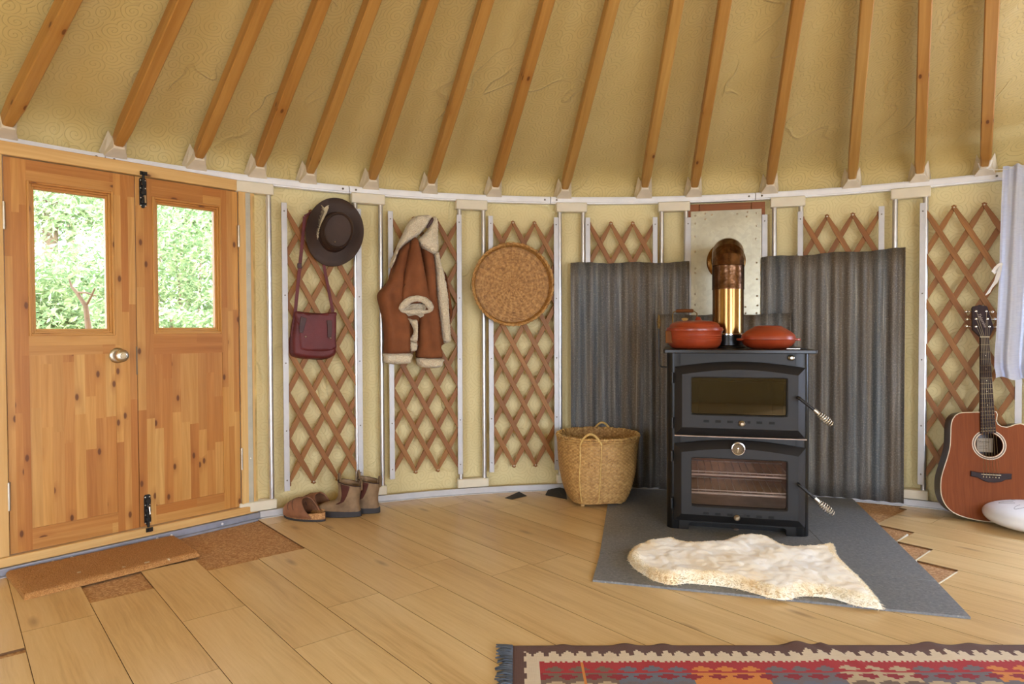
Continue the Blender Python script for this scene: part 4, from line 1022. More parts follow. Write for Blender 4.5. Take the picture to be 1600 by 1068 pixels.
# corner heights on the arch: left and right ends
uz1 = (Sx(1054, 572, yD).z+Sx(1258, 575.5, yD).z)/2; uz0 = (u0.z+u1.z)/2
urise = Sx(1152, 564.8, yD).z-uz1
g = [Sx(1080.5, 646, yG), Sx(1230, 651.5, yG), Sx(1080.5, 588.5, yG), Sx(1230, 592, yG)]
gx0, gx1, gz0, gz1 = g[0].x, g[1].x, (g[0].z+g[1].z)/2, (g[2].z+g[3].z)/2
UD = sdoor('firebox_door', u0.x, u1.x, uz0, uz1, urise, gx0, gx1, gz0, gz1)
l0 = Sx(1053, 812, yD); l1 = Sx(1258, 823.5, yD); lz0 = (l0.z+l1.z)/2; lz1 = (Sx(1053.5, 692.5, yD).z+Sx(1258, 700.5, yD).z)/2; lrise = Sx(1153, 687.5, yD).z-lz1
k_ = [Sx(1080.5, 790, yG), Sx(1230, 798, yG), Sx(1080.5, 714.5, yG), Sx(1230, 721, yG)]
kx0, kx1, kz0, kz1 = k_[0].x, k_[1].x, (k_[0].z+k_[1].z)/2, (k_[2].z+k_[3].z)/2
LD = sdoor('oven_door', l0.x, l1.x, lz0, lz1, lrise, kx0, kx1, kz0, kz1)
mb = MB(); mb.box(gx0-.003, gx1+.003, -.026, -.022, gz0-.003, gz1+.003); mb.build('door_glass', M['fglass'], UD)
mb = MB(); mb.box(kx0-.003, kx1+.003, -.026, -.022, kz0-.003, kz1+.003); mb.build('door_glass', M['oglass'], LD)
# light edge of steel between the doors
mb = MB(); z_ = Sx(1150, 682.3, -.03).z; mb.box(u0.x, u1.x+.004, -.034, -.0, z_-.0035, z_-.0005); mb.build('ledge', M['ovenmetal'], stove)
# linings: open boxes behind the glass
def lining(nm, x0, x1, z0, z1, y0, y1, mats):
    v = [Vector((x, y, z)) for z in (z0, z1) for y in (y0, y1) for x in (x0, x1)]
    mb = MB(); mb.add(v, [(2, 3, 7, 6), (0, 2, 6, 4), (1, 5, 7, 3), (0, 1, 3, 2), (4, 6, 7, 5)], Vector((1, 0, 0)), .5, [0, 1, 1, 1, 1]); return mb.build(nm, mats, stove, smooth=0, sub=-1)
lining('firebox_lining', -W2+.062, W2-.062, zmid+.02, uz1+.004, .004, .34, [M['firebrick'], M['fireback']])
mb = MB(); mb.box(gx0+.035, gx1-.035, .16, .19, gz0-.02, gz1-.028); mb.build('fire_brick', M['firebrick'], stove, bevel=.004)
mb = MB(); mb.box(gx0-.01, gx1+.01, .05, .15, gz1-.026, gz1-.018); mb.build('baffle_plate', M['firebrick'], stove, bevel=.002)
lining('oven_lining', -W2+.062, W2-.062, zpl+.03, zmid-.025, .004, .40, [M['ovenmetal'], M['ovenmetal']])
for zz in (Sx(1150, 743, .03).z, Sx(1150, 772, .03).z):
    mb = MB(); xa_, xb_ = -W2+.066, W2-.066
    mb.tube([(xa_, .03, zz), (xb_, .03, zz)], .0058, 8); mb.tube([(xa_, .03, zz+.014), (xb_, .03, zz+.014)], .0032, 8); mb.tube([(xa_, .36, zz), (xb_, .36, zz)], .004, 8)
    for k in range(15):
        x = xa_+.012+(xb_-xa_-.024)*k/14; mb.tube([(x, .03, zz+.001), (x, .36, zz+.001)], .0018, 6)
    mb.build('oven_rack', M['rackmetal'], stove, smooth=60)
# air slots, knobs, thermometer, hinges
def slots(par, us, vf, hgt=.011, wid=.024):
    for u in us:
        p = Sx(u, vf(u), yG); mb = MB(); mb.box(p.x-wid/2, p.x+wid/2, yG-.0008, yG+.004, p.z-hgt/2, p.z+hgt/2); mb.build('air_slot', M['slotblack'], par)
    a, b = Sx(us[2], vf(us[2]), yG), Sx(us[3], vf(us[3]), yG); mb = MB(); mb.box(a.x+.02, b.x-.0, yG-.0012, yG+.004, a.z-.005, a.z+.003); mb.build('air_slider', M['black'], par)
slots(UD, (1103.6, 1122, 1140.6, 1168, 1186.5, 1206), lambda u: 657.5+(u-1103)*.03); slots(LD, (1103, 1121.6, 1140.3, 1167, 1186, 1205), lambda u: 801.5+(u-1103)*.065)
def spring_knob(par, u, v, y, r):
    p = Sx(u, v, y); Mk = Matrix.Translation(p) @ Matrix.Rotation(PI/2, 4, 'X'); mb = MB(); mb.lathe([(.0, .022), (r*.5, .022), (r*.55, .018), (r*.3, .017), (r*.3, 0)], 16, M=Mk)
    for rr_, zz in ((r, .010), (r*.85, .016), (r*.6, .020), (r*.8, .005)):
        mb.tube([Mk @ Vector((rr_*math.cos(2*PI*q/20), rr_*math.sin(2*PI*q/20), zz)) for q in range(20)], r*.17, 6, loop=True)
    mb.build('spring_knob', M['nickel'], par, smooth=60)
spring_knob(UD, 1159, 661.3, yG, .0118); spring_knob(LD, 1151.3, 808, yG, .0118); spring_knob(stove, 1236, 558.6, -.003, .0118)
p = Sx(1153, 699.6, -.036); Mk = Matrix.Translation((p.x, -.044, p.z)) @ Matrix.Rotation(PI/2, 4, 'X'); rT = .0295
mb = MB(); mb.lathe([(rT*.98, -.02), (rT, .010), (rT*.96, .015), (rT*.86, .0155), (rT*.80, .011), (rT*.78, .006)], 40, M=Mk); mb.build('thermometer_bezel', M['chrome'], LD)
mb = MB(); mb.lathe([(0, .0075), (rT*.80, .0075), (rT*.8, .0)], 32, M=Mk); dial = mb.build('thermometer_dial', M['dial'], LD)
mb = MB()
for q in range(11):
    a = math.radians(225-27*q); c_ = Vector((math.cos(a), math.sin(a), 0)); s_ = Vector((-c_.y, c_.x, 0)); 
    vv = [Mk @ (c_*rT*r_+s_*w_*.0012+Vector((0, 0, z_))) for z_ in (.0074, .0082) for r_, w_ in ((.55, -1), (.74, -1), (.74, 1), (.55, 1))]
    mb.add(vv, [(0, 1, 2, 3), (4, 5, 6, 7), (0, 1, 5, 4), (1, 2, 6, 5), (2, 3, 7, 6), (3, 0, 4, 7)])
mb.build('dial_mark', M['ink'], dial)
mb = MB(); mb.tube([Mk @ Vector((.001, -.004, .0095)), Mk @ Vector((0, .0, .0095)), Mk @ Vector((-.002, -.018, .0095))], [.0016, .0022, .0008], 6); mb.build('needle', M['feather'], dial)
mb = MB(); mb.lathe([(0, .012), (.003, .0115), (.0035, .008)], 12, M=Mk); mb.build('needle_hub', M['chrome'], dial)
for (par, u, vs_) in ((UD, 1050.5, (590, 660)), (LD, 1049.5, (712, 785))):
    for v in vs_:
        p = Sx(u, v, -.012); mb = MB(); mb.tube([(p.x, -.012, p.z-.024), (p.x, -.012, p.z+.024)], .0065, 10); mb.build('hinge', M['black'], par)
def coil_handle(par, p0, p1, p2, nm='handle'):
    mb = MB(); d = (p2-p1).normalized(); mb.tube([p0+Vector((0, .035, 0)), p0, p0+(p1-p0)*.08, p1], [.008, .008, .0068, .0062], 10); o = mb.build(nm, M['black'], par, smooth=60)
    L = (p2-p1).length; a = d.orthogonal().normalized(); b = d.cross(a); mb = MB(); mb.tube([p1-d*.002, p1+d*L*.2], .0082, 12)
    n = 8*14; pts = []
    for i in range(n+1):
        q = i/n; r = .0088+.0075*math.sin(PI*min(1, q*1.02))**.8; r = r if q < .93 else r*(1-(q-.93)/.1)
        pts.append(p1+d*(L*(.2+.8*q))+(a*math.cos(2*PI*8*q)+b*math.sin(2*PI*8*q))*r)
    mb.tube(pts, .0021, 6); mb.build('coil_grip', M['nickel'], o, smooth=60); return o
yh = -.075
coil_handle(UD, Sx(1249, 622, yh), Sx(1272.5, 640.5, yh), Sx(1300.5, 664, yh)); coil_handle(LD, Sx(1249.5, 758, yh), Sx(1273.5, 778.5, yh), Sx(1303, 803.5, yh))
def text(body, size, Mx, mat, par, nm, shear=0, ext=.0003):
    cu = bpy.data.curves.new(nm, 'FONT'); cu.body = body; cu.size = size; cu.align_x = 'CENTER'; cu.align_y = 'CENTER'; cu.extrude = ext; cu.shear = shear
    to = bpy.data.objects.new(nm+'_c', cu); C.objects.link(to); bpy.context.view_layer.update()
    me = bpy.data.meshes.new_from_object(to.evaluated_get(bpy.context.evaluated_depsgraph_get())); bpy.data.objects.remove(to); me.transform(Mx); me.materials.clear(); me.materials.append(mat)
    o = bpy.data.objects.new(nm, me); C.objects.link(o); o.parent = par; return o
p = Sx(1153, 583.5, yG); text('Nectre', .021, Matrix.Translation((p.x, yG-.0005, p.z)) @ Matrix.Rotation(PI/2, 4, 'X'), M['blackdoor'], UD, 'raised_emblem', ext=.0012)
# collar on the hob
PC = SF.pz(1137.5, 540, ZP); yP = .30; PX = SF.px(1137.5, 500, yP).x; pr = (SF.px(1162.5, 480, yP).x-SF.px(1112.5, 480, yP).x)/2
zc0 = SF.px(1137, 523, yP-pr).z
mb = MB(); mb.lathe([(pr*1.35, 0), (pr*1.3, .008), (pr*1.04, .014), (pr*1.03, zc0-ZP), (pr*.9, zc0-ZP)], 48, (PX, yP, ZP)); mb.build('flue_collar', M['blacktop'], stove, smooth=40)
# ------------------------------------------------------------------ flue pipe
zs = SF.px(1137, 413, yP-pr).z; zj = SF.px(1137, 451, yP-pr).z
PW = SF.M @ Vector((PX, yP, 0)); rosP = FF.M @ FF.px(1134, 408, -.0045); PF = Fr((PW.x, PW.y, HZ+zc0), -math.atan2(rosP.x-PW.x, rosP.y-PW.y))
flue = thing('flue_pipe', 'brass flue pipe rising from the stove and elbowing into the wall plate', 'flue pipe', PF)
zs -= zc0; zj -= zc0
plate_y = (PF.I @ rosP).y
mb = MB(); mb.lathe([(pr*.99, .0), (pr*.985, .004), (pr*.985, zj+.01)], 56); mb.build('brass_pipe', M['brass'], flue, smooth=50)
mb = MB(); mb.lathe([(pr*1.02, -.003), (pr*1.02, .006), (pr*.99, .008)], 56); mb.build('base_band', M['chrome'], flue)
mb = MB(); mb.lathe([(pr*1.015, zj), (pr*1.02, zj+.004), (pr*1.01, zj+.008), (pr*1.01, zs-.002)], 56); mb.build('elbow_sleeve', M['bronze'], flue, smooth=60)
zr_ = (PF.I @ rosP).z
Rb = max(.06, zr_-zs); rs = []; N = 56
def ering(a, k=1.0):
    c = Vector((0, Rb*(1-math.cos(a)), zs+Rb*math.sin(a))); ax = Vector((0, math.sin(a), math.cos(a))); nrm = Vector((0, -math.cos(a), math.sin(a)))
    return [c+Vector((1, 0, 0))*pr*1.01*k*math.cos(2*PI*j/N)+nrm*pr*1.01*k*math.sin(2*PI*j/N) for j in range(N)]
mb = MB(); st = 4
ks = [ering(PI/2*i/st) for i in range(st+1)]
for i in range(st): mb.rings([ks[i], ks[i+1]], False, False)
end = [p+Vector((0, max(0, plate_y-Rb), 0)) for p in ks[-1]]
mb.rings([ks[-1], end], False, False); mb.build('elbow', M['bronze'], flue, smooth=50)
cr_ = Vector((0, plate_y, zr_)); Mr = Matrix.Translation(cr_) @ Matrix.Rotation(PI/2, 4, 'X'); rR = pr*1.42
mb = MB(); mb.lathe([(pr*1.02, .006), (pr*1.05, .020), (pr*1.2, .016), (rR*.97, .008), (rR, .005), (rR, -.0005)], 64, M=Mr); mb.build('wall_rosette', M['brass'], flue, smooth=40)
# ------------------------------------------------------------------ pots and tools on the hob
def hob(u, y, label=None): x = SF.px(u, 540, y).x; P = SF.M @ Vector((x, y, ZP)); return Fr(P, srz)
yA = .145; F1 = hob(1085, yA); r1_ = (SF.px(1130, 512, yA).x-SF.px(1040.5, 512, yA).x)/2; zz = lambda v, fr: fr.px(1085, v, 0).z
ph = zz(513.5, F1)
pot = thing('casserole', 'larger terracotta red casserole with a domed lid on the left of the hob', 'casserole', F1, 'terracotta casseroles')
mb = MB(); mb.lathe([(r1_*.70, .0), (r1_*.80, .004), (r1_*.90, .018), (r1_*.945, ph*.40), (r1_*.952, ph*.44), (r1_*.938, ph*.47), (r1_*.955, ph*.55), (r1_*.942, ph*.58), (r1_*.96, ph*.66), (r1_*.947, ph*.69), (r1_*.965, ph*.85), (r1_*1.0, ph*.92), (r1_*1.0, ph), (r1_*.94, ph), (r1_*.9, ph*.8)], 64); mb.build('pot_body', M['terra'], pot, smooth=35)
lh = zz(500.5, F1)-ph
mb = MB(); mb.lathe([(r1_*.93, ph+.0005), (r1_*.985, ph+.001), (r1_*.975, ph+.006), (r1_*.90, ph+lh*.22), (r1_*.86, ph+lh*.5), (r1_*.78, ph+lh*.74), (r1_*.6, ph+lh*.92), (r1_*.3, ph+lh), (0, ph+lh*1.0)], 64); lid = mb.build('lid', M['terra'], pot, smooth=35)
mb = MB(); a = F1.px(1040, 515, -.02); b = F1.px(1053.5, 535.5, -.02); mb.box(a.x, b.x+.01, -r1_*.52, -r1_*.22, b.z, a.z-.004, 'z'); mb.build('side_handle', M['handlewood'], pot, bevel=.004)
yB = .150; F2 = hob(1200, yB); r2_ = (SF.px(1243, 528, yB).x-SF.px(1157, 528, yB).x)/2; dh = F2.px(1200, 529.5, 0).z; lt = F2.px(1200, 508, 0).z
dish = thing('casserole', 'smaller terracotta red lidded dish with lug handles on the right of the hob', 'casserole', F2, 'terracotta casseroles')
mb = MB(); mb.lathe([(r2_*.60, .0), (r2_*.70, .003), (r2_*.86, dh*.32), (r2_*.95, dh*.62), (r2_*.985, dh*.88), (r2_*1.0, dh*.97), (r2_*.97, dh*.97), (r2_*.9, dh*.7)], 64)
db = mb.build('dish_body', M['terra'], dish, smooth=40)
mb = MB(); g_ = lt-dh; mb.lathe([(r2_*.97, dh*.985), (r2_*.995, dh), (r2_*.985, dh+g_*.2), (r2_*.95, dh+g_*.34), (r2_*.80, dh+g_*.58), (r2_*.62, dh+g_*.79), (r2_*.56, dh+g_*.83), (r2_*.50, dh+g_*.94), (r2_*.3, dh+g_), (0, dh+g_)], 64); mb.build('lid', M['terra'], dish, smooth=30)
for sg in (-1, 1):
    mb = MB(); zz_ = dh*.93; P = [(sg*r2_*.93, -.035), (sg*r2_*1.06, -.028), (sg*r2_*1.16, -.012), (sg*r2_*1.16, .012), (sg*r2_*1.06, .028), (sg*r2_*.93, .035)]
    mb.prism(P, zz_-.004, zz_+.007, mp=lambda a, b, d: Vector((a, b, d))); mb.build('lug_handle', M['terra'], dish, bevel=.003)
yK = .345; F3 = hob(1070, yK); kt = thing('kettle', 'terracotta kettle with an arched wooden grip, half hidden behind the larger casserole', 'kettle', F3)
rk = (SF.px(1088, 505, yK).x-SF.px(1051, 505, yK).x)/2; kz = F3.px(1070, 503, 0).z
mb = MB(); mb.lathe([(rk*.8, 0), (rk*.98, .012), (rk*1.02, kz*.45), (rk*.9, kz*.8), (rk*.62, kz*.97), (rk*.3, kz), (0, kz)], 40); mb.build('kettle_body', M['terra'], kt)
mb = MB(); mb.lathe([(.006, kz-.002), (.006, kz+.006), (.016, kz+.012), (.018, kz+.017), (.010, kz+.021), (0, kz+.022)], 20); mb.build('lid_knob', M['canelight'], kt, smooth=60)
zg = F3.px(1069, 485.5, 0).z; xg0, xg1 = F3.px(1056.5, 486, 0).x, F3.px(1083.5, 486, 0).x; xw0 = F3.px(1051, 489, 0).x; xw1 = F3.px(1089, 491, 0).x
mb = MB(); mb.tube([(xg0, 0, zg), (xw0+.004, 0, zg-.006), (xw0, 0, zg-.018), (xw0, 0, kz*.7)], .0028, 8); mb.tube([(xg1, 0, zg), (xw1, 0, zg-.012), (xw1, 0, kz*.8)], .0028, 8); mb.build('bail_wire', M['oldbrass'], kt, smooth=60)
mb = MB(); mb.tube([(xg0, 0, zg), (xg0+.01, 0, zg), (0, 0, zg+.001), (xg1-.01, 0, zg), (xg1, 0, zg)], [.0075, .009, .0095, .009, .0075], 12); mb.build('grip', M['handlewood'], kt, smooth=60)
mb = MB(); xs_ = F3.px(1091, 495, 0).x; mb.lathe([(.014, kz*.75), (.014, kz+.002), (.020, kz+.006), (.012, kz+.020), (.010, kz+.026), (0, kz+.028)], 18, (xs_, 0, 0)); mb.build('spout', M['terra'], kt, smooth=50)
# flat steel tool on the right end of the hob
F4 = hob(1248, .06); tool = thing('stove_tool', 'small flat steel stove tool lying at the right end of the hob', 'tool', F4)
mb = MB(); x0, x1 = F4.px(1236, 541, 0).x, F4.px(1250, 542, 0).x; mb.box(x0-.02, x1, -.010, .010, .0005, .004); mb.build('blade', M['chrome'], tool, bevel=.001)
mb = MB(); x2 = F4.px(1259, 542, 0).x; mb.box(x1, x2, -.007, .007, .0005, .006); mb.build('tool_handle', M['black'], tool, bevel=.002)
# poker hooked to the side of the stove
xk = SF.px(1029.5, 540, .06).x; zk0 = SF.px(1029, 566, .06).z; zk1 = SF.px(1029, 513, .06).z; zk2 = SF.px(1029, 491, .06).z
KF = Fr(SF.M @ Vector((xk, .06, zk0-.02)), srz); pk = thing('poker', 'thin black poker with a coiled brass grip hooked on the left side of the stove', 'poker', KF)
zo_ = zk0-.02; mb = MB(); mb.tube([(0, 0, zk1-zo_), (0, 0, .018), (.003, 0, .006), (.012, 0, 0), (abs(xk)-W2+.001, 0, -.002)], .0034, 8); mb.build('rod', M['black'], pk, smooth=60)
mb = MB(); n = 9*12; H = zk2-zk1
mb.tube([(.0105*math.sin(PI*(.12+.85*i/n))*math.cos(2*PI*9*i/n), .0105*math.sin(PI*(.12+.85*i/n))*math.sin(2*PI*9*i/n), zk1-zo_+H*i/n) for i in range(n+1)], .0017, 6); mb.tube([(0, 0, zk1-zo_-.002), (0, 0, zk2-zo_)], .002, 6); mb.build('coil_grip', M['oldbrass'], pk, smooth=60)
# ------------------------------------------------------------------ cane basket
BKo = fl(931, 781.5); BK = Fr((BKo.x, BKo.y, 0), math.radians(8)); bk = thing('wicker_basket', 'tall cane basket with two loop handles standing before the left iron sheet', 'basket', BK)
zR = BK.px(934, 676, 0).z; rR_ = (BK.px(998, 676, 0)-BK.px(870, 676, 0)).length/2*.95; bw = (BK.px(975, 780, 0)-BK.px(887, 780, 0)).length/2*.93; cxs = BK.px(934, 676, 0).x
rows, stk = 38, 44; na = stk*6
def bring(z, rad, n, k):
    return [None]
P = []
for j in range(rows*2+1):
    q = j/(rows*2); z = .018+(zR-.018)*q; k = 4.2-2.2*min(1, q*1.5); r = bw+(rR_-bw)*(math.sin(q*PI/2)**.72); ring = []
    for i in range(na):
        a = 2*PI*i/na; c_, s_ = math.cos(a), math.sin(a); rho = r/((abs(c_)**k+abs(s_)**k)**(1/k)); rho *= 1 if k <= 2 else (1-.02*(k-2))
        wv = .0028*math.sin(a*stk)*(1 if (j//2) % 2 else -1)+.0016*(1 if j % 2 else -1)
        ring.append(Vector((cxs*q+(rho+wv)*c_, (rho+wv)*s_, z)))
    P.append(ring)
mb = MB()
for j in range(rows*2):
    for i in range(na):
        n_ = (i+1) % na; mb.add([P[j][i], P[j][n_], P[j+1][n_], P[j+1][i]], [(0, 1, 2, 3)], None, .3*(((j//2)*29) % 11)/11+(.6 if (i//3+j//2) % 2 else 0)+.12*((i//6*17) % 7)/7)
mb.add([p.copy() for p in P[0]], [tuple(range(na-1, -1, -1))], None, .5)
o = mb.build('woven_body', M['wicker'], bk, smooth=60); weld(o); md = o.modifiers.new('Solidify', 'SOLIDIFY'); md.thickness = .006; md.offset = -1
mb = MB(); n = 120
for zz_, r_, w_ in ((zR-.004, rR_+.003, .0058), (zR-.016, rR_+.003, .0045), (zR-.028, rR_+.002, .0042), (zR-.040, rR_, .004)):
    mb.tube([(cxs+(r_+.0012*math.sin(i*1.1))*math.cos(2*PI*i/n), (r_+.0012*math.sin(i*1.1))*math.sin(2*PI*i/n), zz_+.0015*math.sin(i*.7)) for i in range(n)], w_, 8, loop=True, tone=.35)
mb.build('rim', M['wicker'], bk, smooth=60)
for i in range(34):
    a = 2*PI*i/34; c_ = Vector((cxs+rR_*math.cos(a), rR_*math.sin(a), zR-.006)); t_ = Vector((-math.sin(a), math.cos(a), 0)); o_ = Vector((math.cos(a), math.sin(a), 0))
    mb = MB(); mb.tube([c_-t_*.006+o_*(.0088*math.cos(b))+Vector((0, 0, .0088*math.sin(b)))+t_*.012*(b/(2*PI)) for b in [2*PI*q/12 for q in range(13)]], .0022, 5, tone=.1); mb.build('rim_binding', M['canelight'], bk, smooth=60)
def bhandle(us, sg):
    a, b = us; n = 16; mb = MB(); pts = []
    for i in range(n+1):
        q = i/n; ang = a+(b-a)*q; hz = .056*math.sin(PI*q)**.8; pts.append(Vector((cxs+(rR_+.004)*math.cos(ang), (rR_+.004)*math.sin(ang), zR-.03+hz+.0)))
    mb.tube(pts, .0058, 10, tone=.1); hb = mb.build('handle', M['canelight'], bk, smooth=60)
    for ang in (a, b):
        rb = MB(); ln = []
        for i in range(12):
            q = i/11; z = zR-.03-(zR-.06)*q; k = 4.2-2.2*min(1, (z-.018)/(zR-.018)*1.5); qq = max(0, (z-.018)/(zR-.018)); r = bw+(rR_-bw)*(math.sin(qq*PI/2)**.72)
            c_, s_ = math.cos(ang), math.sin(ang); rho = r/((abs(c_)**k+abs(s_)**k)**(1/k))*(1 if k <= 2 else (1-.02*(k-2))); ln.append(Vector((cxs*qq+(rho+.0045)*c_, (rho+.0045)*s_, z)))
        rb.tube(ln, .0026, 6, tone=.0); rb.build('upright_cane', M['canelight'], hb, smooth=60)
bhandle((math.radians(231), math.radians(260)), -1); bhandle((math.radians(54), math.radians(82)), 1)
for i in range(4):
    a = PI/4+PI/2*i; mb = MB(); mb.box(bw*.98*math.cos(a)-.012, bw*.98*math.cos(a)+.012, bw*.98*math.sin(a)-.012, bw*.98*math.sin(a)+.012, 0, .03); mb.build('foot', M['wicker'], bk, bevel=.005)
mb = MB(); mb.tube([Vector((p.x*1.005, p.y*1.005, .022)) for p in P[0][::3]], .0062, 8, loop=True, tone=.6); mb.build('base_hoop', M['wicker'], bk, smooth=60)
# scraps of black membrane poking out at the wall
q_ = [fl(789, 779.5), fl(811, 767.5), fl(823, 774.5), fl(798, 780)]
def scrap(px, lab, hts):
    fr = Fr(fl(*px[0]), 0); mb = MB(); a = [fr.I @ (fl(u, v, hh)) for (u, v), hh in zip(px, hts)]; 
    mb.rings([a, [p+Vector((0, 0, .002)) for p in a]]); return tag(mb.build('membrane_scrap', M['blackmat'], fr=fr, smooth=0), lab, 'membrane scrap', 'black membrane scraps')
scrap([(789, 778), (811, 768), (823, 774.5), (800, 780)], 'small black triangle of membrane on the floor at the wall', (.001, .004, .001, .001))
scrap([(852, 773), (857, 764), (866, 759.5), (884, 764), (886, 780)], 'larger black flap of membrane at the wall beside the cane basket', (.001, .002, .012, .012, .001))
# ------------------------------------------------------------------ shoes
def outline(L, w, n=40, toe=1.0):
    out = []                                # heel at x=0, toe at x=L
    for i in range(n):
        a = 2*PI*i/n; x = (1-math.cos(a))/2; hw = w/2*(.78+.3*math.sin(PI*(x*.9-.12)) if True else 1)
        k = (max(0, 1-abs(2*x-1)**2.6))**.5; y = hw*k*(1 if math.sin(a) >= 0 else -1); y += .006*math.sin(PI*x)
        out.append((x*L, y))
    return out
def clog(fr, lab):
    t = thing('clog', lab, 'shoe', fr, 'pair of leather clogs'); L, w = .255, .098; O = outline(L, w)
    mb = MB(); slabz(mb, O, 0, .011); mb.build('sole', M['bootsole'], t, bevel=.002)
    O2 = [(x*.985+.002, y*.97) for x, y in O]; mb = MB(); rs = [[Vector((x, y, .011+.0)) for x, y in O2], [Vector((x, y, .030+.012*max(0, 1-x/L*1.6))) for x, y in O2], [Vector((L*.5+(x-L*.5)*.93, y*.88, .031+.012*max(0, 1-x/L*1.6))) for x, y in O2], [Vector((L*.5+(x-L*.5)*.9, y*.82, .020)) for x, y in O2]]
    mb.rings(rs, True, False); mb.build('cork_midsole', M['cork'], t, smooth=45)
    mb = MB(); O3 = [(L*.5+(x-L*.5)*.91, y*.84) for x, y in O2]; slabz(mb, O3, .015, .0205); mb.build('footbed', M['clogin'], t)
    # upper: arches from the instep opening to the toe
    def wid(x):
        c = [abs(y) for xx, y in O2 if abs(xx-x) < L*.06]; return max(c) if c else .01
    nu, nv = 26, 20; P = []
    for i in range(nu+1):
        u = -1+2*i/nu; row = []
        for j in range(nv+1):
            v = j/nv; sb = (.20+.28*(1-abs(u)**2.2)); x = L*(sb+(.992-sb)*v); hw = .5*.97*w*(.78+.3*math.sin(PI*((x/L)*.9-.12)))*max(.02, (1-abs(2*x/L-1)**2.6))**.5
            hgt = .026+(.062*(1-((x/L-.46)/.56)**2 if x/L > .46 else 1-.9*((.46-x/L)/.26)**1.5)); th_ = u*PI/2
            hgt = max(.02, hgt); row.append(Vector((x, .006*math.sin(PI*x/L)+(hw+.003)*math.copysign(abs(math.sin(th_))**.8, th_), .016+(hgt-.0)*max(0, math.cos(th_))**.65+.002*noise.noise(Vector((x*50, u*4, 1))))))
        P.append(row)
    mb = MB(); mb.grid(P); mb.build('upper', M['clog'], t, smooth=70, solid=.004, sub=-1)
    mb = MB(); mb.tube([r[0]+Vector((0, 0, .001)) for r in P], .0034, 8); mb.build('collar_edge', M['clog'], t, smooth=60)
    mb = MB()
    for s_ in (.42, .6): mb.tube([P[i][int(nv*s_)]+(P[i][int(nv*s_)]-Vector((P[i][int(nv*s_)].x, 0, .02))).normalized()*.0022 for i in range(2, nu-1)], .0015, 6)
    mb.build('stitched_seam', M['clogin'], t, smooth=60)
    return t
def heading(a, b): return math.atan2(b.y-a.y, b.x-a.x)
h1, t1 = fl(508, 814), fl(438, 803); a1 = heading(h1, t1)
clog(Fr((h1.x, h1.y, 0), a1), 'brown leather clog nearest the doors, in front of its pair')
h2 = fl(527, 806.5); clog(Fr((h2.x, h2.y, 0), a1-.04), 'brown leather clog standing behind its pair, next to the boots')
def boot(fr, lab):
    t = thing('ankle_boot', lab, 'boot', fr, 'pair of ankle boots'); L, w = .25, .092; O = outline(L, w); H = .165
    mb = MB(); slabz(mb, [(x, y*1.04) for x, y in O], .0, .03); mb.build('sole', M['bootsole'], t, bevel=.003)
    n = 44; rs = []
    def ring(z):
        zz_ = (z-.028)/(H-.028)
        if z < .075: q = (z-.028)/.047; xf = L*(.985-.06*q-.36*q**2.2)
        else: q = (z-.075)/(H-.075); xf = L*(.565-.115*min(1, q*2.2)**.6+.015*q)
        xb = .004+.010*math.sin(PI*min(1, zz_*1.2))-.004*zz_; hw = w/2*(1.0-.14*min(1, zz_*2))+(.004*zz_); out = []
        for i in range(n):
            a = 2*PI*i/n; c_ = math.cos(a); s_ = math.sin(a); xm = (xf+xb)/2; hl = (xf-xb)/2
            ex = .75; wfac = 1.0 if c_ < 0 else 1
            out.append(Vector((xm+hl*math.copysign(abs(c_)**.9, c_), .004+hw*math.copysign(abs(s_)**ex, s_)*(1 if z > .08 else (.84+.22*math.sin(PI*max(0, min(1, (xm+hl*c_)/L*.9-.1))))), z+(.012*c_ if z > H-.02 else 0)+.0015*noise.noise(Vector((c_*3, s_*3, z*40))))))
        return out
    zs_ = [.028, .034, .042, .05, .058, .066, .075, .085, .097, .11, .125, .14, .155, H]
    for z in zs_: rs.append(ring(z))
    inn = [[p+(Vector((.055, .004, p.z))-p)*Vector((1, 1, 0)).length*.0+Vector(((.058-p.x)*.09, (.004-p.y)*.09, 0)) for p in r] for r in rs[::-1][:5]]
    mb = MB(); mb.rings(rs+inn, True, True); mb.build('upper', M['tanboot'], t, smooth=60)
    mb = MB(); mb.tube([p+Vector((0, 0, .0)) for p in rs[-1]], .0028, 6, loop=True); mb.build('top_edge', M['clogin'], t, smooth=60)
    for sg in (1, -1):
        G = []
        for k, z in enumerate((.066, .08, .095, .11, .125, .142, .160)):
            r = ring(z); q = (z-.066)/.094; wd = .16+.62*q; row = []
            for e in range(7):
                a = sg*PI/2*.93+(e/6-.5)*wd; i = (a/(2*PI)*n) % n; i0 = int(i); p = r[i0].lerp(r[(i0+1) % n], i-i0); c_ = Vector((.058, .004, p.z)); row.append(p+(p-c_).normalized()*.0018)
            G.append(row)
        mb = MB(); mb.grid(G); mb.build('elastic_gusset', M['gusset'], t, solid=.002, sub=-1, smooth=60)
    for c_, nm in ((0, 1), (n//2, 1)):
        p = rs[-1][c_]; s_ = 1 if c_ == 0 else -1; mb = MB(); mb.tube([p+Vector((.003*s_, 0, -.02)), p+Vector((.004*s_, 0, .012)), p+Vector((0, 0, .027)), p+Vector((-.006*s_, 0, .012)), p+Vector((-.006*s_, 0, -.02))], .0012, 6)
        mb2 = MB()
        pts = [Vector((.003*s_, 0, -.022)), Vector((.005*s_, 0, .016)), Vector((.000, 0, .036)), Vector((-.006*s_, 0, .018)), Vector((-.007*s_, 0, -.02))]
        mb2.rings([[p+q+Vector((-.001, -.009, 0)), p+q+Vector((.001, -.009, 0)), p+q+Vector((.001, .009, 0)), p+q+Vector((-.001, .009, 0))] for q in pts]); mb2.build('pull_tab', M['tanboot'], t, smooth=60)
    return t
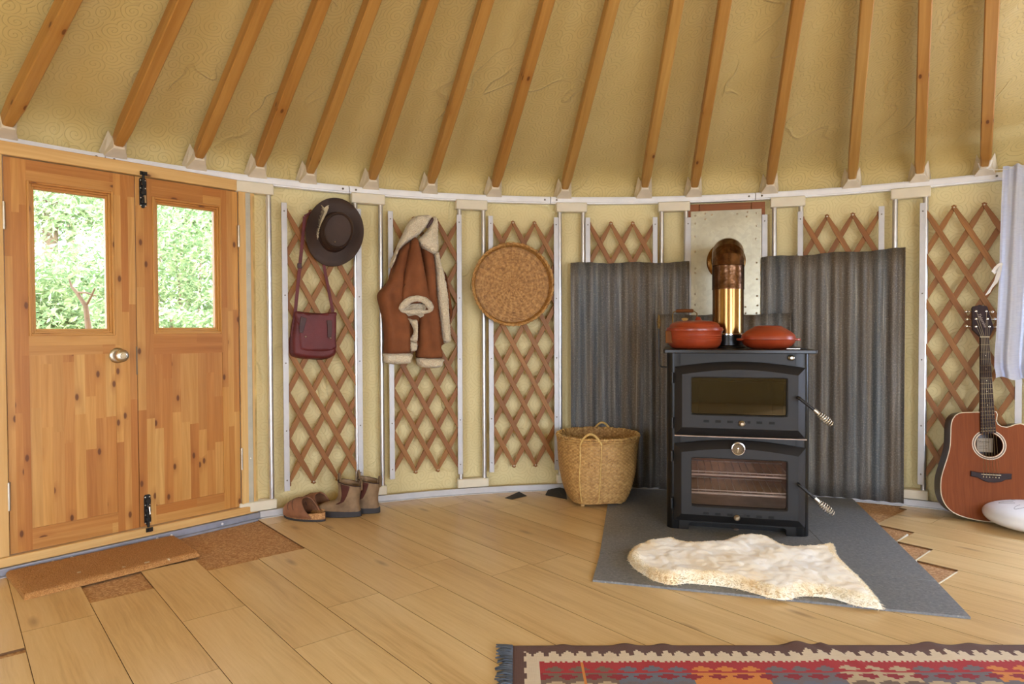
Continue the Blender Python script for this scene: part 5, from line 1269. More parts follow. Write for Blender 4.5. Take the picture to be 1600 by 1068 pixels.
b1_ = fl(565, 806); b1_.x -= .0; boot(Fr((b1_.x, b1_.y, 0), math.radians(168)), 'worn tan ankle boot standing next to the clogs')
b2_ = fl(594, 800.5); boot(Fr((b2_.x, b2_.y, 0), math.radians(166)), 'worn tan ankle boot standing farthest right in the shoe row')
# ------------------------------------------------------------------ coir mat
mpx = [(9, 893), (38, 930), (312, 862.5), (272, 836)]; mc = fl(160, 882); MF = Fr((mc.x, mc.y, 0), 0)
MT = .022; Q = [MF.I @ fl(u, v, MT*.8) for u, v in mpx]; Q = [(p.x, p.y) for p in Q]
def mq(s_, t_): a = Vector(Q[0]).lerp(Vector(Q[3]), s_); b = Vector(Q[1]).lerp(Vector(Q[2]), s_); return a.lerp(b, t_)
ML = (Vector(Q[3])-Vector(Q[0])).length; MW = (Vector(Q[1])-Vector(Q[0])).length
def mh(s_, t_):
    d = max(0, min(s_*ML, (1-s_)*ML, t_*MW, (1-t_)*MW)); k = min(1, d/.014); return MT*(.35+.65*math.sqrt(1-(1-k)**2))
ss = sorted({0, .004, .01, .018, .03, .97, .982, .99, .996, 1} | {i/60 for i in range(61)}); ts = sorted({0, .012, .025, .045, .955, .975, .988, 1} | {i/20 for i in range(21)})
G = [[(lambda p: Vector((p.x, p.y, mh(a, b)+.0016*noise.noise(Vector((p.x*45, p.y*45, 1))))))(mq(a, b)) for b in ts] for a in ss]
mb = MB(); mb.grid(G); rim_ = [r[0] for r in G]+G[-1][1:]+[r[-1] for r in G[::-1]][1:]+G[0][::-1][1:-1]
mb.rings([[Vector((p.x, p.y, .0005)) for p in rim_], [p.copy() for p in rim_]], False, False)
mat_o = tag(mb.build('doormat', M['coir'], fr=MF, smooth=60), 'thick brown coir doormat lying before the double doors', 'doormat'); weld(mat_o, 1e-5)
rnd = random.Random(5); tb = MB(); X0_, X1_ = min(p[0] for p in Q), max(p[0] for p in Q); Y0_, Y1_ = min(p[1] for p in Q), max(p[1] for p in Q); vs, fs = [], []
while len(fs) < 16000:
    x, y = rnd.uniform(X0_, X1_), rnd.uniform(Y0_, Y1_)
    if not inpoly(x, y, Q): continue
    d = pdist(x, y, Q); k = min(1, d/.014); z = MT*(.35+.65*math.sqrt(1-(1-k)**2)); a = rnd.uniform(0, 2*PI); L = rnd.uniform(.004, .0075); w = Vector((math.cos(a), math.sin(a), 0))*.0007; t_ = Vector((rnd.uniform(-.5, .5), rnd.uniform(-.5, .5), .9))*L; p = Vector((x, y, z-.001)); b = len(vs)
    vs += [p-w, p+w, p+t_]; fs.append((b, b+1, b+2))
tb.add(vs, fs); tb.build('coir_pile', M['coir'], mat_o, smooth=0, sub=-1)['kind'] = 'stuff'
# ------------------------------------------------------------------ sheepskin
wpx = [(976.6, 866), (987, 852), (1012, 845.5), (1044, 840), (1075, 847), (1100, 847.5), (1123, 845), (1138, 840), (1153, 837), (1180, 837), (1202, 840), (1220, 848), (1232, 853), (1252, 853.5), (1272, 851.5), (1296, 844.5), (1307, 847), (1313, 864.7), (1324, 878), (1337.5, 891), (1350, 902), (1363.7, 917), (1380, 936), (1391, 947), (1370, 944), (1346, 941), (1325, 936), (1302.5, 929), (1285, 926), (1267.5, 925), (1250, 926), (1241, 930), (1228, 931), (1215, 929.6), (1197, 926), (1180, 921), (1158, 915), (1138, 911), (1118.7, 908.6), (1097, 907), (1075, 905), (1048.7, 907.7), (1018, 900), (1000, 890), (985, 880)]
wc = fl(1170, 885, HZ); WF = Fr((wc.x, wc.y, HZ), 0)
Q = [WF.I @ fl(u, v, HZ+.022) for u, v in wpx]; Q = smoothpoly([(p.x, p.y) for p in Q], .02); cxm = sum(p[0] for p in Q)/len(Q); cym = sum(p[1] for p in Q)/len(Q)
Qi = []
for i, p in enumerate(Q):
    a, b = Vector(Q[i-1]), Vector(Q[(i+1) % len(Q)]); t_ = (b-a).normalized(); n_ = Vector((t_.y, -t_.x)); q = Vector(p)-n_*.016*(1 if True else 0); 
    Qi.append((q.x, q.y))
if not inpoly(Qi[10][0], Qi[10][1], Q): Qi = [(2*a[0]-b[0], 2*a[1]-b[1]) for a, b in zip(Q, Qi)]
def wz(x, y): return .010*noise.noise(Vector((x*9, y*9, 2)))+.008*abs(noise.noise(Vector((x*22, y*22, 5))))+.003*noise.noise(Vector((x*52, y*52, 8)))-.001
mb = pillow(Qi, .0095, .036, .036, .0, lambda x, y, d: wz(x, y), lambda a, b, d: Vector((a, b, d+.002)), smooth=False)
skin = tag(mb.build('sheepskin', M['wool'], fr=WF, smooth=70), 'cream sheepskin rug lying on the hearth before the stove', 'sheepskin rug')
rnd = random.Random(11); tb = MB(); vs, fs = [], []; X0_, X1_ = min(p[0] for p in Q), max(p[0] for p in Q); Y0_, Y1_ = min(p[1] for p in Q), max(p[1] for p in Q); cnt = 0
while cnt < 32000:
    x, y = rnd.uniform(X0_, X1_), rnd.uniform(Y0_, Y1_)
    if not inpoly(x, y, Qi): continue
    d = pdist(x, y, Qi)
    if d > .035 and rnd.random() < .72: continue
    cnt += 1; k = min(1, d/.03); z = .002+(.034)*math.sqrt(1-(1-k)**2)+wz(x, y)*min(1, d/.024)
    o_ = Vector((x-cxm, y-cym, 0)); g0 = Vector((noise.noise(Vector((x*22, y*22, 7))), noise.noise(Vector((x*22, y*22, 17))), 0))*.35
    if d < .03:
        b_ = min(range(len(Qi)), key=lambda i: (Qi[i][0]-x)**2+(Qi[i][1]-y)**2); e = Vector((Qi[b_][0]-x, Qi[b_][1]-y, 0)); e = Vector((Q[b_][0]-x, Q[b_][1]-y, 0)).normalized(); L0 = 1; lean = e*1.3*(1-d/.03)+g0*.5+Vector((rnd.uniform(-.6, .6), rnd.uniform(-.6, .6), 0)); zz_ = .25+.75*d/.03
    else: lean = g0+Vector((rnd.uniform(-1, 1), rnd.uniform(-1, 1), 0)); zz_ = .8
    L = rnd.uniform(.007, .012)*(1 if d < .035 else .7); dr = (lean+Vector((0, 0, zz_))).normalized(); s_ = Vector((rnd.uniform(-1, 1), rnd.uniform(-1, 1), 0)).normalized(); w = s_*.0026; cu_ = Vector((rnd.uniform(-1, 1), rnd.uniform(-1, 1), -.6))*.005
    p = Vector((x, y, z-.004)); b = len(vs); vs += [p-w, p+w, p+dr*L*.6+cu_*.3+w*.8, p+dr*L*.6+cu_*.3-w*.8, p+dr*L+cu_]; fs += [(b, b+1, b+2, b+3), (b+3, b+2, b+4)]
tb.add(vs, fs); tb.build('wool_pile', M['woolpile'], skin, smooth=0, sub=-1)['kind'] = 'stuff'
# ------------------------------------------------------------------ kilim
ka, kb = fl(799, 1010.5), fl(1598, 1012.5); KF_ = Fr((ka.x, ka.y, 0), math.atan2(kb.y-ka.y, kb.x-ka.x)*.35)
KI = {k: i for i, k in enumerate(KN)}
def kcol(x, v):                              # x along the edge, v in from the edge
    pb, cb = .021, .030
    def band(s, along, d0):
        # brown border with stepped teeth into cream
        per = .040; f_ = (along/per) % 1; tri = abs(f_-.5)*2; step = math.floor(tri*4)/4; return s < d0+.036*(1-step)
    e = min(v, x*1.15)
    if v < x*1.15:
        if band(v, x, .026): return 'brown'
        f_ = (x/.0128) % 1
        if v < .090+(.012 if f_ < .5 else 0): return 'cream'
    else:
        if x < .028+.018*(1-math.floor(abs(((v-.02)/.06) % 1-.5)*2*4)/4): return 'brown'
        if x < .078: return 'cream'
    if .195 < x < .200: return 'orange'
    X = x-.085; Vv = v-.118; cw = .0665; gi = int(X/cw); fx = X/cw-gi; grp = gi//3
    seq = ['gbrown', 'blue', 'orange', 'grey', 'tan', 'grey', 'orange', 'blue', 'gbrown', 'tan', 'grey', 'orange']
    col = seq[grp % len(seq)]
    # row of small stepped diamonds, then a broad stepped triangle that widens towards the middle
    rowh = .038; ri = int(Vv/rowh); fy = Vv/rowh-ri
    dx = abs(fx-.5)*2; dy = abs(fy-.5)*2; dia = math.floor(dx*5)/5+math.floor(dy*5)/5 < .66
    if Vv < 0: return 'red'
    per = ri % 4
    if per == 0: return col if dia else 'red'
    if per == 1:
        if dy < 1 and not (math.floor(dx*5)/5+math.floor(abs(fy)*5)/5 < .62 and False):
            inner = math.floor(abs(fx)*6)/6+fy*.0
        notch = (math.floor(abs(((X/cw) % 1)-.0)*6)/6 < .0)
        red_d = math.floor((1-dx)*5)/5+math.floor(dy*5)/5 < .66
        return 'dred' if red_d else col
    if per == 2: return (seq[(grp+4) % len(seq)] if dia else col)
    return 'red' if dia else seq[(grp+2) % len(seq)]
cell = .0071; KWd, KL = 1.72, 1.15; cols = []; mb = MB()
nx = int(KWd/cell); ny = int(.42/cell); vs = []; fs = []; mi = []
def kz(x, v):
    wr = 0
    for (c_, s_, a_, l_) in ((.33, .05, .007, .10), (.44, .04, .006, .06), (.83, .06, .013, .12), (.90, .03, .008, .2), (1.21, .06, .010, .10), (1.33, .05, .006, .08), (.15, .04, .004, .08)):
        wr += a_*math.exp(-((x-c_-v*.5)/(s_*.55))**2)*math.exp(-v/l_)
    return .0045+wr
for j in range(ny+1):
    for i in range(nx+1): x, v = i*cell, j*cell; vs.append(Vector((x, -v, kz(x, v))))
for j in range(ny):
    for i in range(nx):
        b = j*(nx+1)+i; fs.append((b, b+nx+1, b+nx+2, b+1)); mi.append(KI[kcol((i+.5)*cell, (j+.5)*cell)])
mb.add(vs, fs, Vector((1, 0, 0)), .5, mi)
# the rest of the rug, towards the middle of the yurt
c2 = .0142; nx2 = int(nx*cell/c2); y0_ = ny*cell; ny2 = int((KL-y0_)/c2); vs, fs, mi = [], [], []
for j in range(ny2+1):
    for i in range(nx2+1): x, v = i*c2, y0_+j*c2; vs.append(Vector((x, -v, kz(x, v))))
for j in range(ny2):
    for i in range(nx2): b = j*(nx2+1)+i; fs.append((b, b+nx2+1, b+nx2+2, b+1)); mi.append(KI[kcol((i+.5)*c2, y0_+(j+.5)*c2)])
mb.add(vs, fs, Vector((1, 0, 0)), .5, mi)
rug = mb.build('kilim_rug', KM, fr=KF_, smooth=60, sub=-1); md = rug.modifiers.new('Solidify', 'SOLIDIFY'); md.thickness = .004; md.offset = -1
tag(rug, 'red woven kilim rug with stepped diamonds and a cream toothed border', 'rug')
fb = MB(); rnd = random.Random(2); v = .004
while v < KL-.02:
    L = rnd.uniform(.028, .045); dy = rnd.uniform(-.014, .012); z = .006
    pts = [Vector((.004, -v, z)), Vector((-L*.4, -v+dy*.3, z+.006*rnd.random())), Vector((-L, -v+dy, .004+.004*rnd.random()))]; fb.tube(pts, [.0026, .0028, .002], 6); v += rnd.uniform(.0042, .0062)
fb.build('fringe', M['fringe'], rug, smooth=60)
# ------------------------------------------------------------------ guitar
go = fl(1546, 817); GF = Fr((go.x, go.y, .0), math.radians(-16), -.125)
gt = thing('guitar', 'acoustic cutaway guitar with a reddish cedar top leaning on the trellis', 'guitar', GF)
G2 = lambda u, v, y=0: (lambda p: (p.x, p.z))(GF.px(u, v, y))
axA, axB = Vector(G2(1547.5, 815)), Vector(G2(1539, 526)); ad = (axB-axA).normalized(); an = Vector((ad.y, -ad.x))
Lh = [(1532.5, 643.5), (1515, 643.8), (1498, 645.5), (1489.5, 653), (1486, 665), (1485.5, 680), (1484.5, 697), (1480.5, 714), (1475, 731), (1470.5, 748), (1470, 766), (1473, 780), (1481, 793), (1494, 802.5), (1515, 809.5), (1545, 814.5)]
L2 = [Vector(G2(*p)) for p in Lh]
def mirr(p): q = p-axA; return axA+ad*q.dot(ad)+an*(-q.dot(an))
Rm = [mirr(p) for p in L2]                  # mirrored right half, then the cutaway replaces its shoulder
cut = [Vector(G2(*p)) for p in [(1556.5, 643), (1556.5, 657), (1559, 662.5), (1565, 666), (1573, 667.2), (1580, 665.3), (1587, 662.5), (1594.5, 661.5), (1600, 663.5), (1604, 669)]]
outl = L2[::-1]                              # bottom centre up the left side to the neck
outl = outl+cut+Rm[5:-1]
outl = [tuple(p) for p in outl]
GO = smoothpoly(outl, .012)
hcn = Vector(G2(1545.5, 694.5)); hr = (Vector(G2(1567, 694))-Vector(G2(1524.5, 694))).length/2
def rnd_loop(c, r, n): return [(c.x+r*math.cos(2*PI*i/n), c.y+r*math.sin(2*PI*i/n)) for i in range(n)]
hole = rnd_loop(hcn, hr, 40); pts = [Vector(p) for p in GO]+[Vector(p) for p in hole]; n1 = len(GO)
ed = [(i, (i+1) % n1) for i in range(n1)]+[(n1+i, n1+(i+1) % 40) for i in range(40)]
V, E_, F_ = delaunay_2d_cdt(pts, ed, [], 1, 1e-7)[:3]
F_ = [f for f in F_ if ((sum((V[k] for k in f), Vector((0, 0)))/3)-hcn).length > hr*.97]
def flat(F_, V, y0, y1, mb):
    n = len(V); vs = [Vector((p.x, y0, p.y)) for p in V]+[Vector((p.x, y1, p.y)) for p in V]; cnt = {}
    for f in F_:
        for a, b in zip(f, f[1:]+f[:1] if isinstance(f, list) else tuple(f[1:])+(f[0],)): cnt[(a, b)] = 1
    fs = [tuple(f) for f in F_]+[tuple(n+k for k in reversed(f)) for f in F_]+[(a, b, n+b, n+a) for (a, b) in cnt if (b, a) not in cnt]
    return mb.add(vs, fs, Vector((0, 0, 1)), .6)
mb = flat([tuple(f) for f in F_], V, .0, .003, MB()); mb.build('soundboard', M['cedar'], gt, smooth=30)
GD = .094
mb = MB(); mb.rings([[Vector((p[0], .0032, p[1])) for p in GO], [Vector((p[0], GD, p[1])) for p in GO]], False, True, grain=Vector((0, 0, 1))); mb.build('back_and_sides', M['gside'], gt, smooth=50)
mb = MB(); mb.tube([Vector((p[0], .001, p[1])) for p in GO], .0024, 6, loop=True); mb.build('binding', M['binding'], gt, smooth=60)
for r0, r1_, mt in ((1.03, 1.09, 'binding'), (1.10, 1.20, 'rosette'), (1.21, 1.26, 'binding')):
    mb = MB(); a = [Vector((x, -.0004, z)) for x, z in rnd_loop(hcn, hr*r0, 48)]; b = [Vector((x, -.0004, z)) for x, z in rnd_loop(hcn, hr*r1_, 48)]; a2 = [p+Vector((0, .001, 0)) for p in a]; b2 = [p+Vector((0, .001, 0)) for p in b]; mb.rings([a2, a, b, b2], False, False); mb.build('rosette', M[mt], gt, smooth=0)
lq = [GF.px(u, v, .086) for u, v in ((1526, 684), (1551, 684.5), (1551, 706.5), (1526, 705))]
mb = MB(); mb.rings([[p+Vector((0, .004, 0)) for p in lq], [p.copy() for p in lq]]); lb = mb.build('paper_label', M['paper'], gt)
lc = sum(lq, Vector())/4; wq = (lq[1]-lq[0]).length
text('Takamine', wq*.20, Matrix.Translation(lc+Vector((-.1*wq, -.0006, wq*.24))) @ Matrix.Rotation(PI/2, 4, 'X'), M['ink'], lb, 'label_script', .3)
mb = MB()
for k in range(4): z = lc.z+wq*(.08-.11*k); mb.box(lc.x-wq*.36, lc.x+wq*(.1+.06*(k % 2)), lc.y-.0008, lc.y, z, z+wq*.018)
mb.build('label_lines', M['ink'], lb)
# fretboard, neck, headstock
fy0, fy1 = -.010, -.0005
fb = [Vector(G2(u, v, fy0)) for u, v in ((1531.5, 526), (1546, 526), (1556.5, 676.5), (1532.5, 677.5))]
mb = MB(); mb.prism([(p.x, p.y) for p in fb], fy0, fy1, Vector((0, 0, 1)), .5); mb.build('fretboard', M['rose'], gt, bevel=.0008, seg=1)
def fpt(q, s): a = fb[0].lerp(fb[3], q); b = fb[1].lerp(fb[2], q); return a.lerp(b, s)
SC = 1.0
for k in range(0, 20):
    q = (1-2**(-k/12))*1.46
    if q > .985: break
    a, b = fpt(q, .0), fpt(q, 1); mb = MB(); r_ = .0011 if k else .0022
    mb.tube([(a.x, fy0-.0004, a.y), (b.x, fy0-.0004, b.y)], r_, 6); mb.build('fret' if k else 'nut', M['string'] if k else M['binding'], gt, smooth=60)
for k in (3, 5, 7, 9, 12):
    q = ((1-2**(-k/12))+(1-2**(-(k-1)/12)))/2*1.46; p = fpt(q, .5); mb = MB(); mb.lathe([(0, .0005), (.002, .0004), (.0022, 0)], 8, M=Matrix.Translation((p.x, fy0, p.y)) @ Matrix.Rotation(PI/2, 4, 'X')); mb.build('fret_dot', M['binding'], gt)
rs = []
for q in (0, .25, .5, .74, .82, .86):
    a, b = fpt(q, 0), fpt(q, 1); c_ = (a+b)/2; hw = (b-a).length/2; dd = .014 if q < .7 else .014+(q-.7)*.45
    rs.append([Vector((c_.x+hw*math.cos(t), fy1+dd*abs(math.sin(t))**.8, c_.y)) for t in [PI*i/10 for i in range(11)]])
mb = MB(); mb.rings(rs, True, True, True, grain=Vector((0, 0, 1))); mb.build('neck', M['neck'], gt, smooth=60)
hp = [G2(u, v, -.004) for u, v in ((1531.2, 526), (1519, 514.5), (1518.5, 481), (1520, 478.5), (1527, 477.3), (1530.5, 475.8), (1534, 477.3), (1541, 477.8), (1543, 480.5), (1552.5, 512.5), (1546.2, 525.5))]
mb = MB(); mb.prism(hp, -.008, .006, Vector((0, 0, 1)), .4); hd = mb.build('headstock', M['rose'], gt, bevel=.001, smooth=30)
tun = [((1525, 486), (1512, 486.5)), ((1525, 498), (1513.5, 498.5)), ((1525, 510), (1513, 509.5)), ((1541, 486), (1547.5, 487)), ((1543, 498), (1551, 498.5)), ((1546, 510), (1555, 510.5))]
posts = []
for pq, kq in tun:
    a = GF.px(pq[0], pq[1], -.008); b = GF.px(kq[0], kq[1], .010); posts.append(a)
    mb = MB(); mb.lathe([(.0048, 0), (.0048, .002), (.0026, .003), (.0026, .010), (.0, .0105)], 12, M=Matrix.Translation(a) @ Matrix.Rotation(PI/2, 4, 'X')); tp = mb.build('tuning_post', M['chrome'], hd, smooth=50)
    mb = MB(); mb.tube([Vector((a.x, .010, a.z)), b], .0022, 8); d = (b-Vector((a.x, .010, a.z))).normalized(); mb.tube([b-d*.002, b+d*.004, b+d*.011, b+d*.015], [.004, .0078, .0078, .004], 12); mb.build('tuning_peg', M['chrome'], hd, smooth=50)
p = GF.px(1534.5, 500, -.0083); text('Takamine', .019, Matrix.Translation((p.x, -.0085, p.z)) @ Matrix.Rotation(PI/2, 4, 'X') @ Matrix.Rotation(math.radians(-68), 4, 'Z'), M['silver'], hd, 'headstock_script', .35)
# bridge, saddle, strings
bp = [G2(u, v, 0) for u, v in ((1516, 735), (1529, 737.5), (1566, 739.5), (1580, 739.5), (1579.5, 748), (1570, 749), (1563, 752.5), (1553, 753.5), (1543, 753), (1535, 750), (1527, 745.5), (1516.2, 743.5))]
mb = MB(); mb.prism(bp, -.009, -.0002, Vector((1, 0, 0)), .1); br = mb.build('bridge', M['rose'], gt, bevel=.002, smooth=30)
s0, s1 = GF.px(1533.5, 740.5, -.011), GF.px(1564, 742.2, -.011); mb = MB(); mb.tube([s0, s1], .0018, 6); mb.build('saddle', M['binding'], br)
for k in range(6):
    q = (k+.5)/6; a = fpt(0, .1+.8*k/5); b = s0.lerp(s1, .1+.8*k/5); pp = posts[(2, 1, 0, 3, 4, 5)[k]]; pin = b+Vector((0, .003, -.012))
    mb = MB(); mb.tube([pp+Vector((0, -.005, 0)), Vector((a.x, fy0-.0028, a.y)), Vector((b.x, -.0135, b.z)), pin], .0010-.00008*k, 5); mb.build('string', M['string'], gt, smooth=60)
    mb = MB(); mb.lathe([(0, .004), (.002, .003), (.0026, 0)], 8, M=Matrix.Translation((pin.x, -.009, pin.z)) @ Matrix.Rotation(PI/2, 4, 'X')); mb.build('bridge_pin', M['binding'], br)
mb = MB(); e = GF.px(1546, 815, .04); mb.lathe([(.004, 0), (.004, .006), (.007, .008), (.006, .012), (0, .013)], 12, M=Matrix.Translation((e.x, .045, GO[0][1]+.001)) @ Matrix.Rotation(PI, 4, 'X')); mb.build('strap_button', M['chrome'], gt, smooth=50)
# ------------------------------------------------------------------ white tongue drum
dc = fl(1618, 827); DFm = Fr((dc.x, dc.y, 0), 0); dr = thing('tongue_drum', 'white saucer shaped drum on the floor before the guitar', 'drum', DFm)
rD = (DFm.px(1618, 812).x-DFm.px(1548, 812).x)*.985; hD = DFm.px(1618, 786, 0).z
prf = []
for i in range(25):
    a = -PI/2+PI*i/24; prf.append((rD*max(0, math.cos(a))**.82, hD/2+hD/2*math.copysign(abs(math.sin(a))**.9, math.sin(a))))
prf = [(r_, z) for r_, z in prf]
mb = MB(); mb.lathe(prf, 72); mb.build('shell', M['white'], dr, smooth=80)
mb = MB()
def drz(x, y):
    r_ = min(.999, math.hypot(x, y)/rD); ca = r_**(1/.82); return hD/2+hD/2*(math.sqrt(max(0, 1-ca*ca)))**.9+.0004
for (ang_, ln) in ((200, .06), (245, .06), (290, .06), (335, .06), (20, .06), (65, .06), (110, .06), (155, .06)):
    a = math.radians(ang_); c_ = Vector((math.cos(a), math.sin(a))); s_ = Vector((-c_.y, c_.x)); p2 = []
    for i in range(17):
        t_ = PI*i/16; q = c_*(rD*.40+ln*math.sin(t_)*1.0)+s_*(.016*math.cos(t_)); p2.append(Vector((q.x, q.y, drz(q.x, q.y))))
    mb.tube(p2, .0008, 5)
mb.build('tongue_slit', M['slit'], dr, smooth=60)
# ------------------------------------------------------------------ curtain
CuF = wfr(1575, 420, R-.115); le = [(1567, 260), (1565, 300), (1563, 360), (1561.5, 420), (1559, 470), (1556.5, 520), (1554, 550), (1553.5, 575), (1556, 582)]
cu_ = thing('curtain', 'sheer white curtain hanging at the right edge of the photo', 'curtain', CuF)
L = [CuF.px(u, v, 0) for u, v in le]; zt_, zb_ = L[0].z, CuF.px(1575, 591, 0).z; nz, nx = 60, 120; P = []
def lx(z):
    for a, b in zip(L, L[1:]):
        if b.z <= z <= a.z: return b.x+(a.x-b.x)*(z-b.z)/(a.z-b.z)
    return L[-1].x if z < L[-1].z else L[0].x
for i in range(nx+1):
    row = []
    for j in range(nz+1):
        q = j/nz; z = zt_+(zb_-zt_)*q; s_ = i/nx; x = lx(z)+s_*.62; gather = .5+.5*q
        y = .020*gather*math.sin(s_*52+.6*math.sin(q*3))+.008*math.sin(s_*120+2*q)*(1-.5*q)+.004*noise.noise(Vector((s_*12, q*7, 3))); zz_ = z+.006*math.sin(s_*40)*(1 if j == nz else 0)+(.004*math.sin(s_*90) if j == 0 else 0)
        if q > .93: y += .004*math.sin(s_*30)
        row.append(Vector((x, y, zz_)))
    P.append(row)
mb = MB(); mb.grid(P, tone=.5); mb.build('voile_panel', M['curtain'], cu_, smooth=180, sub=-1)
mb = MB(); mb.grid([[p+Vector((0, -.0015, 0)) for p in r[:6]] for r in P], tone=.5); mb.build('heading_tape', M['curtain'], cu_, smooth=180, sub=-1); mb = MB(); mb.grid([[p+Vector((0, -.0015, 0)) for p in r[-5:]] for r in P], tone=.5); mb.build('bottom_hem', M['curtain'], cu_, smooth=180, sub=-1)
wa = CuF.px(1531, 264.5, .02); wb_ = CuF.px(1541, 263, -.01); wc_ = CuF.px(1567, 265, 0); wk = CuF.px(1547, 249, .0)
mb = MB(); mb.tube([CuF.px(1529, 255, .03), wa, wb_, CuF.px(1552, 265, 0), wc_, wc_+Vector((.64, .0, .03))], .0018, 6); mb.tube([wb_, CuF.px(1546, 260, -.01), CuF.px(1549, 250, -.01)], [.003, .005, .006], 8); mb.build('cord', M['ribbon'], cu_, smooth=60)
def ribbon(pts, ws):
    mb = MB(); rs = []; cs = [CuF.px(u, v, y) for u, v, y in pts]
    for i, p in enumerate(cs):
        t_ = (cs[min(i+1, len(cs)-1)]-cs[max(i-1, 0)]).normalized(); s_ = Vector((t_.z, .3*math.sin(i*1.3), -t_.x)).normalized()*ws[i]/2; rs.append([p-s_, p+s_, p+s_+Vector((0, .0012, 0)), p-s_+Vector((0, .0012, 0))])
    mb.rings(rs); return mb.build('tie_ribbon', M['ribbon'], cu_, smooth=70)
ribbon([(1566, 411, -.01), (1561, 413, -.03), (1556, 418, -.035), (1551.5, 424, -.03), (1553, 427, -.02), (1560, 420, -.01), (1566, 412, -.005)], [.008, .012, .014, .013, .012, .012, .008])
ribbon([(1564, 415, -.02), (1560, 428, -.025), (1556, 440, -.03), (1549, 449, -.025), (1545, 456, -.02), (1540, 461, -.02)], [.010, .017, .016, .009, .012, .004])
# ------------------------------------------------------------------ outdoors beyond the doors
mb = MB(); mb.lathe([(0, -.30), (30, -.30), (30, -.5), (0, -.5)], 48, (X0, Y0, 0)); tag(mb.build('ground', M['ground']), 'dry grassy ground outside the yurt', 'ground', kind='structure')
def at(u, v, dist): return CAM+ray(u, v)*dist
rnd = random.Random(21)
def shrub(nm, lab, u, v, dist, rx, rz_, nleaf, ls, cat='shrub', grp='bushes outside the doors', stems=4):
    c_ = at(u, v, dist); g = -.30; fr = Fr((c_.x, c_.y, g), 0); t = thing(nm, lab, cat, fr, grp); zc_ = c_.z-g; vs, fs, tn = [], [], []; mb = MB()
    clumps = [Vector((rnd.gauss(0, .45)*rx, rnd.gauss(0, .4)*rx, zc_+rnd.gauss(0, .45)*rz_)) for _ in range(26)]
    for i in range(nleaf):
        cl = clumps[i % 26]; p = cl+Vector((rnd.gauss(0, .2)*rx, rnd.gauss(0, .2)*rx, rnd.gauss(0, .17)*rz_)); p.z = max(p.z, .05)
        d = Vector((rnd.gauss(0, 1), rnd.gauss(0, 1), rnd.gauss(-.2, .8))).normalized(); s_ = d.cross(Vector((rnd.random(), rnd.random(), rnd.random()))).normalized(); Lf = ls*rnd.uniform(.6, 1.3); w = s_*Lf*.17
        mb.add([p-d*Lf*.5, p+w, p+d*Lf*.5, p-w], [(0, 1, 2, 3)], None, rnd.random())
    mb.build('foliage', M['leaf'], t, smooth=0, sub=-1)['kind'] = 'stuff'
    for k in range(stems):
        cl = clumps[k]; b = Vector((rnd.uniform(-.1, .1)*rx, rnd.uniform(-.1, .1)*rx, 0)); sb = MB(); m_ = b.lerp(cl, .5)+Vector((rnd.uniform(-.1, .1), 0, 0)); sb.tube([b, m_, cl], [.025, .018, .008], 6); sb.build('stem', M['bark'], t, smooth=60)
shrub('shrub', 'leafy green bush filling the lower left of the left door pane' , 66, 490, 4.6, .34, .5, 4200, .06)
shrub('shrub', 'pale green bush in the middle of the left door pane', 112, 478, 5.9, .42, .58, 4600, .065)
shrub('shrub', 'dense bush at the right side of the left door pane', 165, 468, 6.8, .5, .62, 4800, .07)
shrub('shrub', 'low bush along the bottom of the left door pane', 130, 528, 4.9, .4, .3, 3000, .06)
shrub('shrub', 'tall light green bush in the middle of the right door pane', 292, 440, 6.0, .40, 1.0, 5200, .06)
shrub('shrub', 'bushy green growth at the left side of the right door pane', 246, 446, 7.0, .45, .95, 4600, .065)
shrub('shrub', 'bushy green growth at the right side of the right door pane', 345, 450, 6.6, .42, .9, 4600, .065)
shrub('shrub', 'low bush along the bottom of the right door pane', 305, 522, 4.9, .4, .3, 3000, .055)
def tree(lab, u, dist, rr_, px_top, branches, crown):
    c_ = at(u, 512, dist); fr = Fr((c_.x, c_.y, -.3), 0); t = thing('tree', lab, 'tree', fr, 'trees outside the doors'); mb = MB(); H = 6.5
    mb.tube([Vector((.25*noise.noise(Vector((q*2, u, 0))), 0, H*q)) for q in [i/10 for i in range(11)]], [rr_*(1.1-.6*i/10) for i in range(11)], 10); mb.build('trunk', M['bark'], t, smooth=60)
    for (a, b, w) in branches:
        p, q = fr.I @ at(a[0], a[1], dist), fr.I @ at(b[0], b[1], dist); sb = MB(); m_ = (p+q)/2+Vector((0, .2, .06)); sb.tube([p, m_, q], [w, w*.75, w*.4], 8); sb.build('branch', M['bark'], t, smooth=60)
    mb = MB()
    for (cu, cv, cr, nl) in crown:
        c0 = fr.I @ at(cu, cv, dist)
        for i in range(nl):
            p = c0+Vector((rnd.gauss(0, cr), rnd.gauss(0, cr), rnd.gauss(0, cr*.55))); d = Vector((rnd.gauss(0, 1), rnd.gauss(0, 1), rnd.gauss(-.6, .7))).normalized(); s_ = d.cross(Vector((rnd.random(), rnd.random(), rnd.random()))).normalized(); Lf = .13*rnd.uniform(.6, 1.3); w = s_*Lf*.15
            mb.add([p-d*Lf*.5, p+w, p+d*Lf*.5, p-w], [(0, 1, 2, 3)], None, rnd.random())
    mb.build('foliage', M['leaf'], t, smooth=0, sub=-1)['kind'] = 'stuff'
tree('slender pale tree trunk in the top left of the left door pane', 82, 8.5, .10, 0, [((82, 345), (40, 330), .03), ((84, 350), (150, 320), .028), ((82, 320), (60, 250), .03)], [(66, 320, .28, 700), (140, 318, .35, 900), (60, 350, .3, 600), (165, 335, .3, 500)])
tree('second slender tree farther back in the left door pane', 112, 11, .08, 0, [((112, 360), (100, 320), .03), ((112, 345), (135, 310), .03)], [(110, 300, .5, 500), (165, 310, .5, 500)])
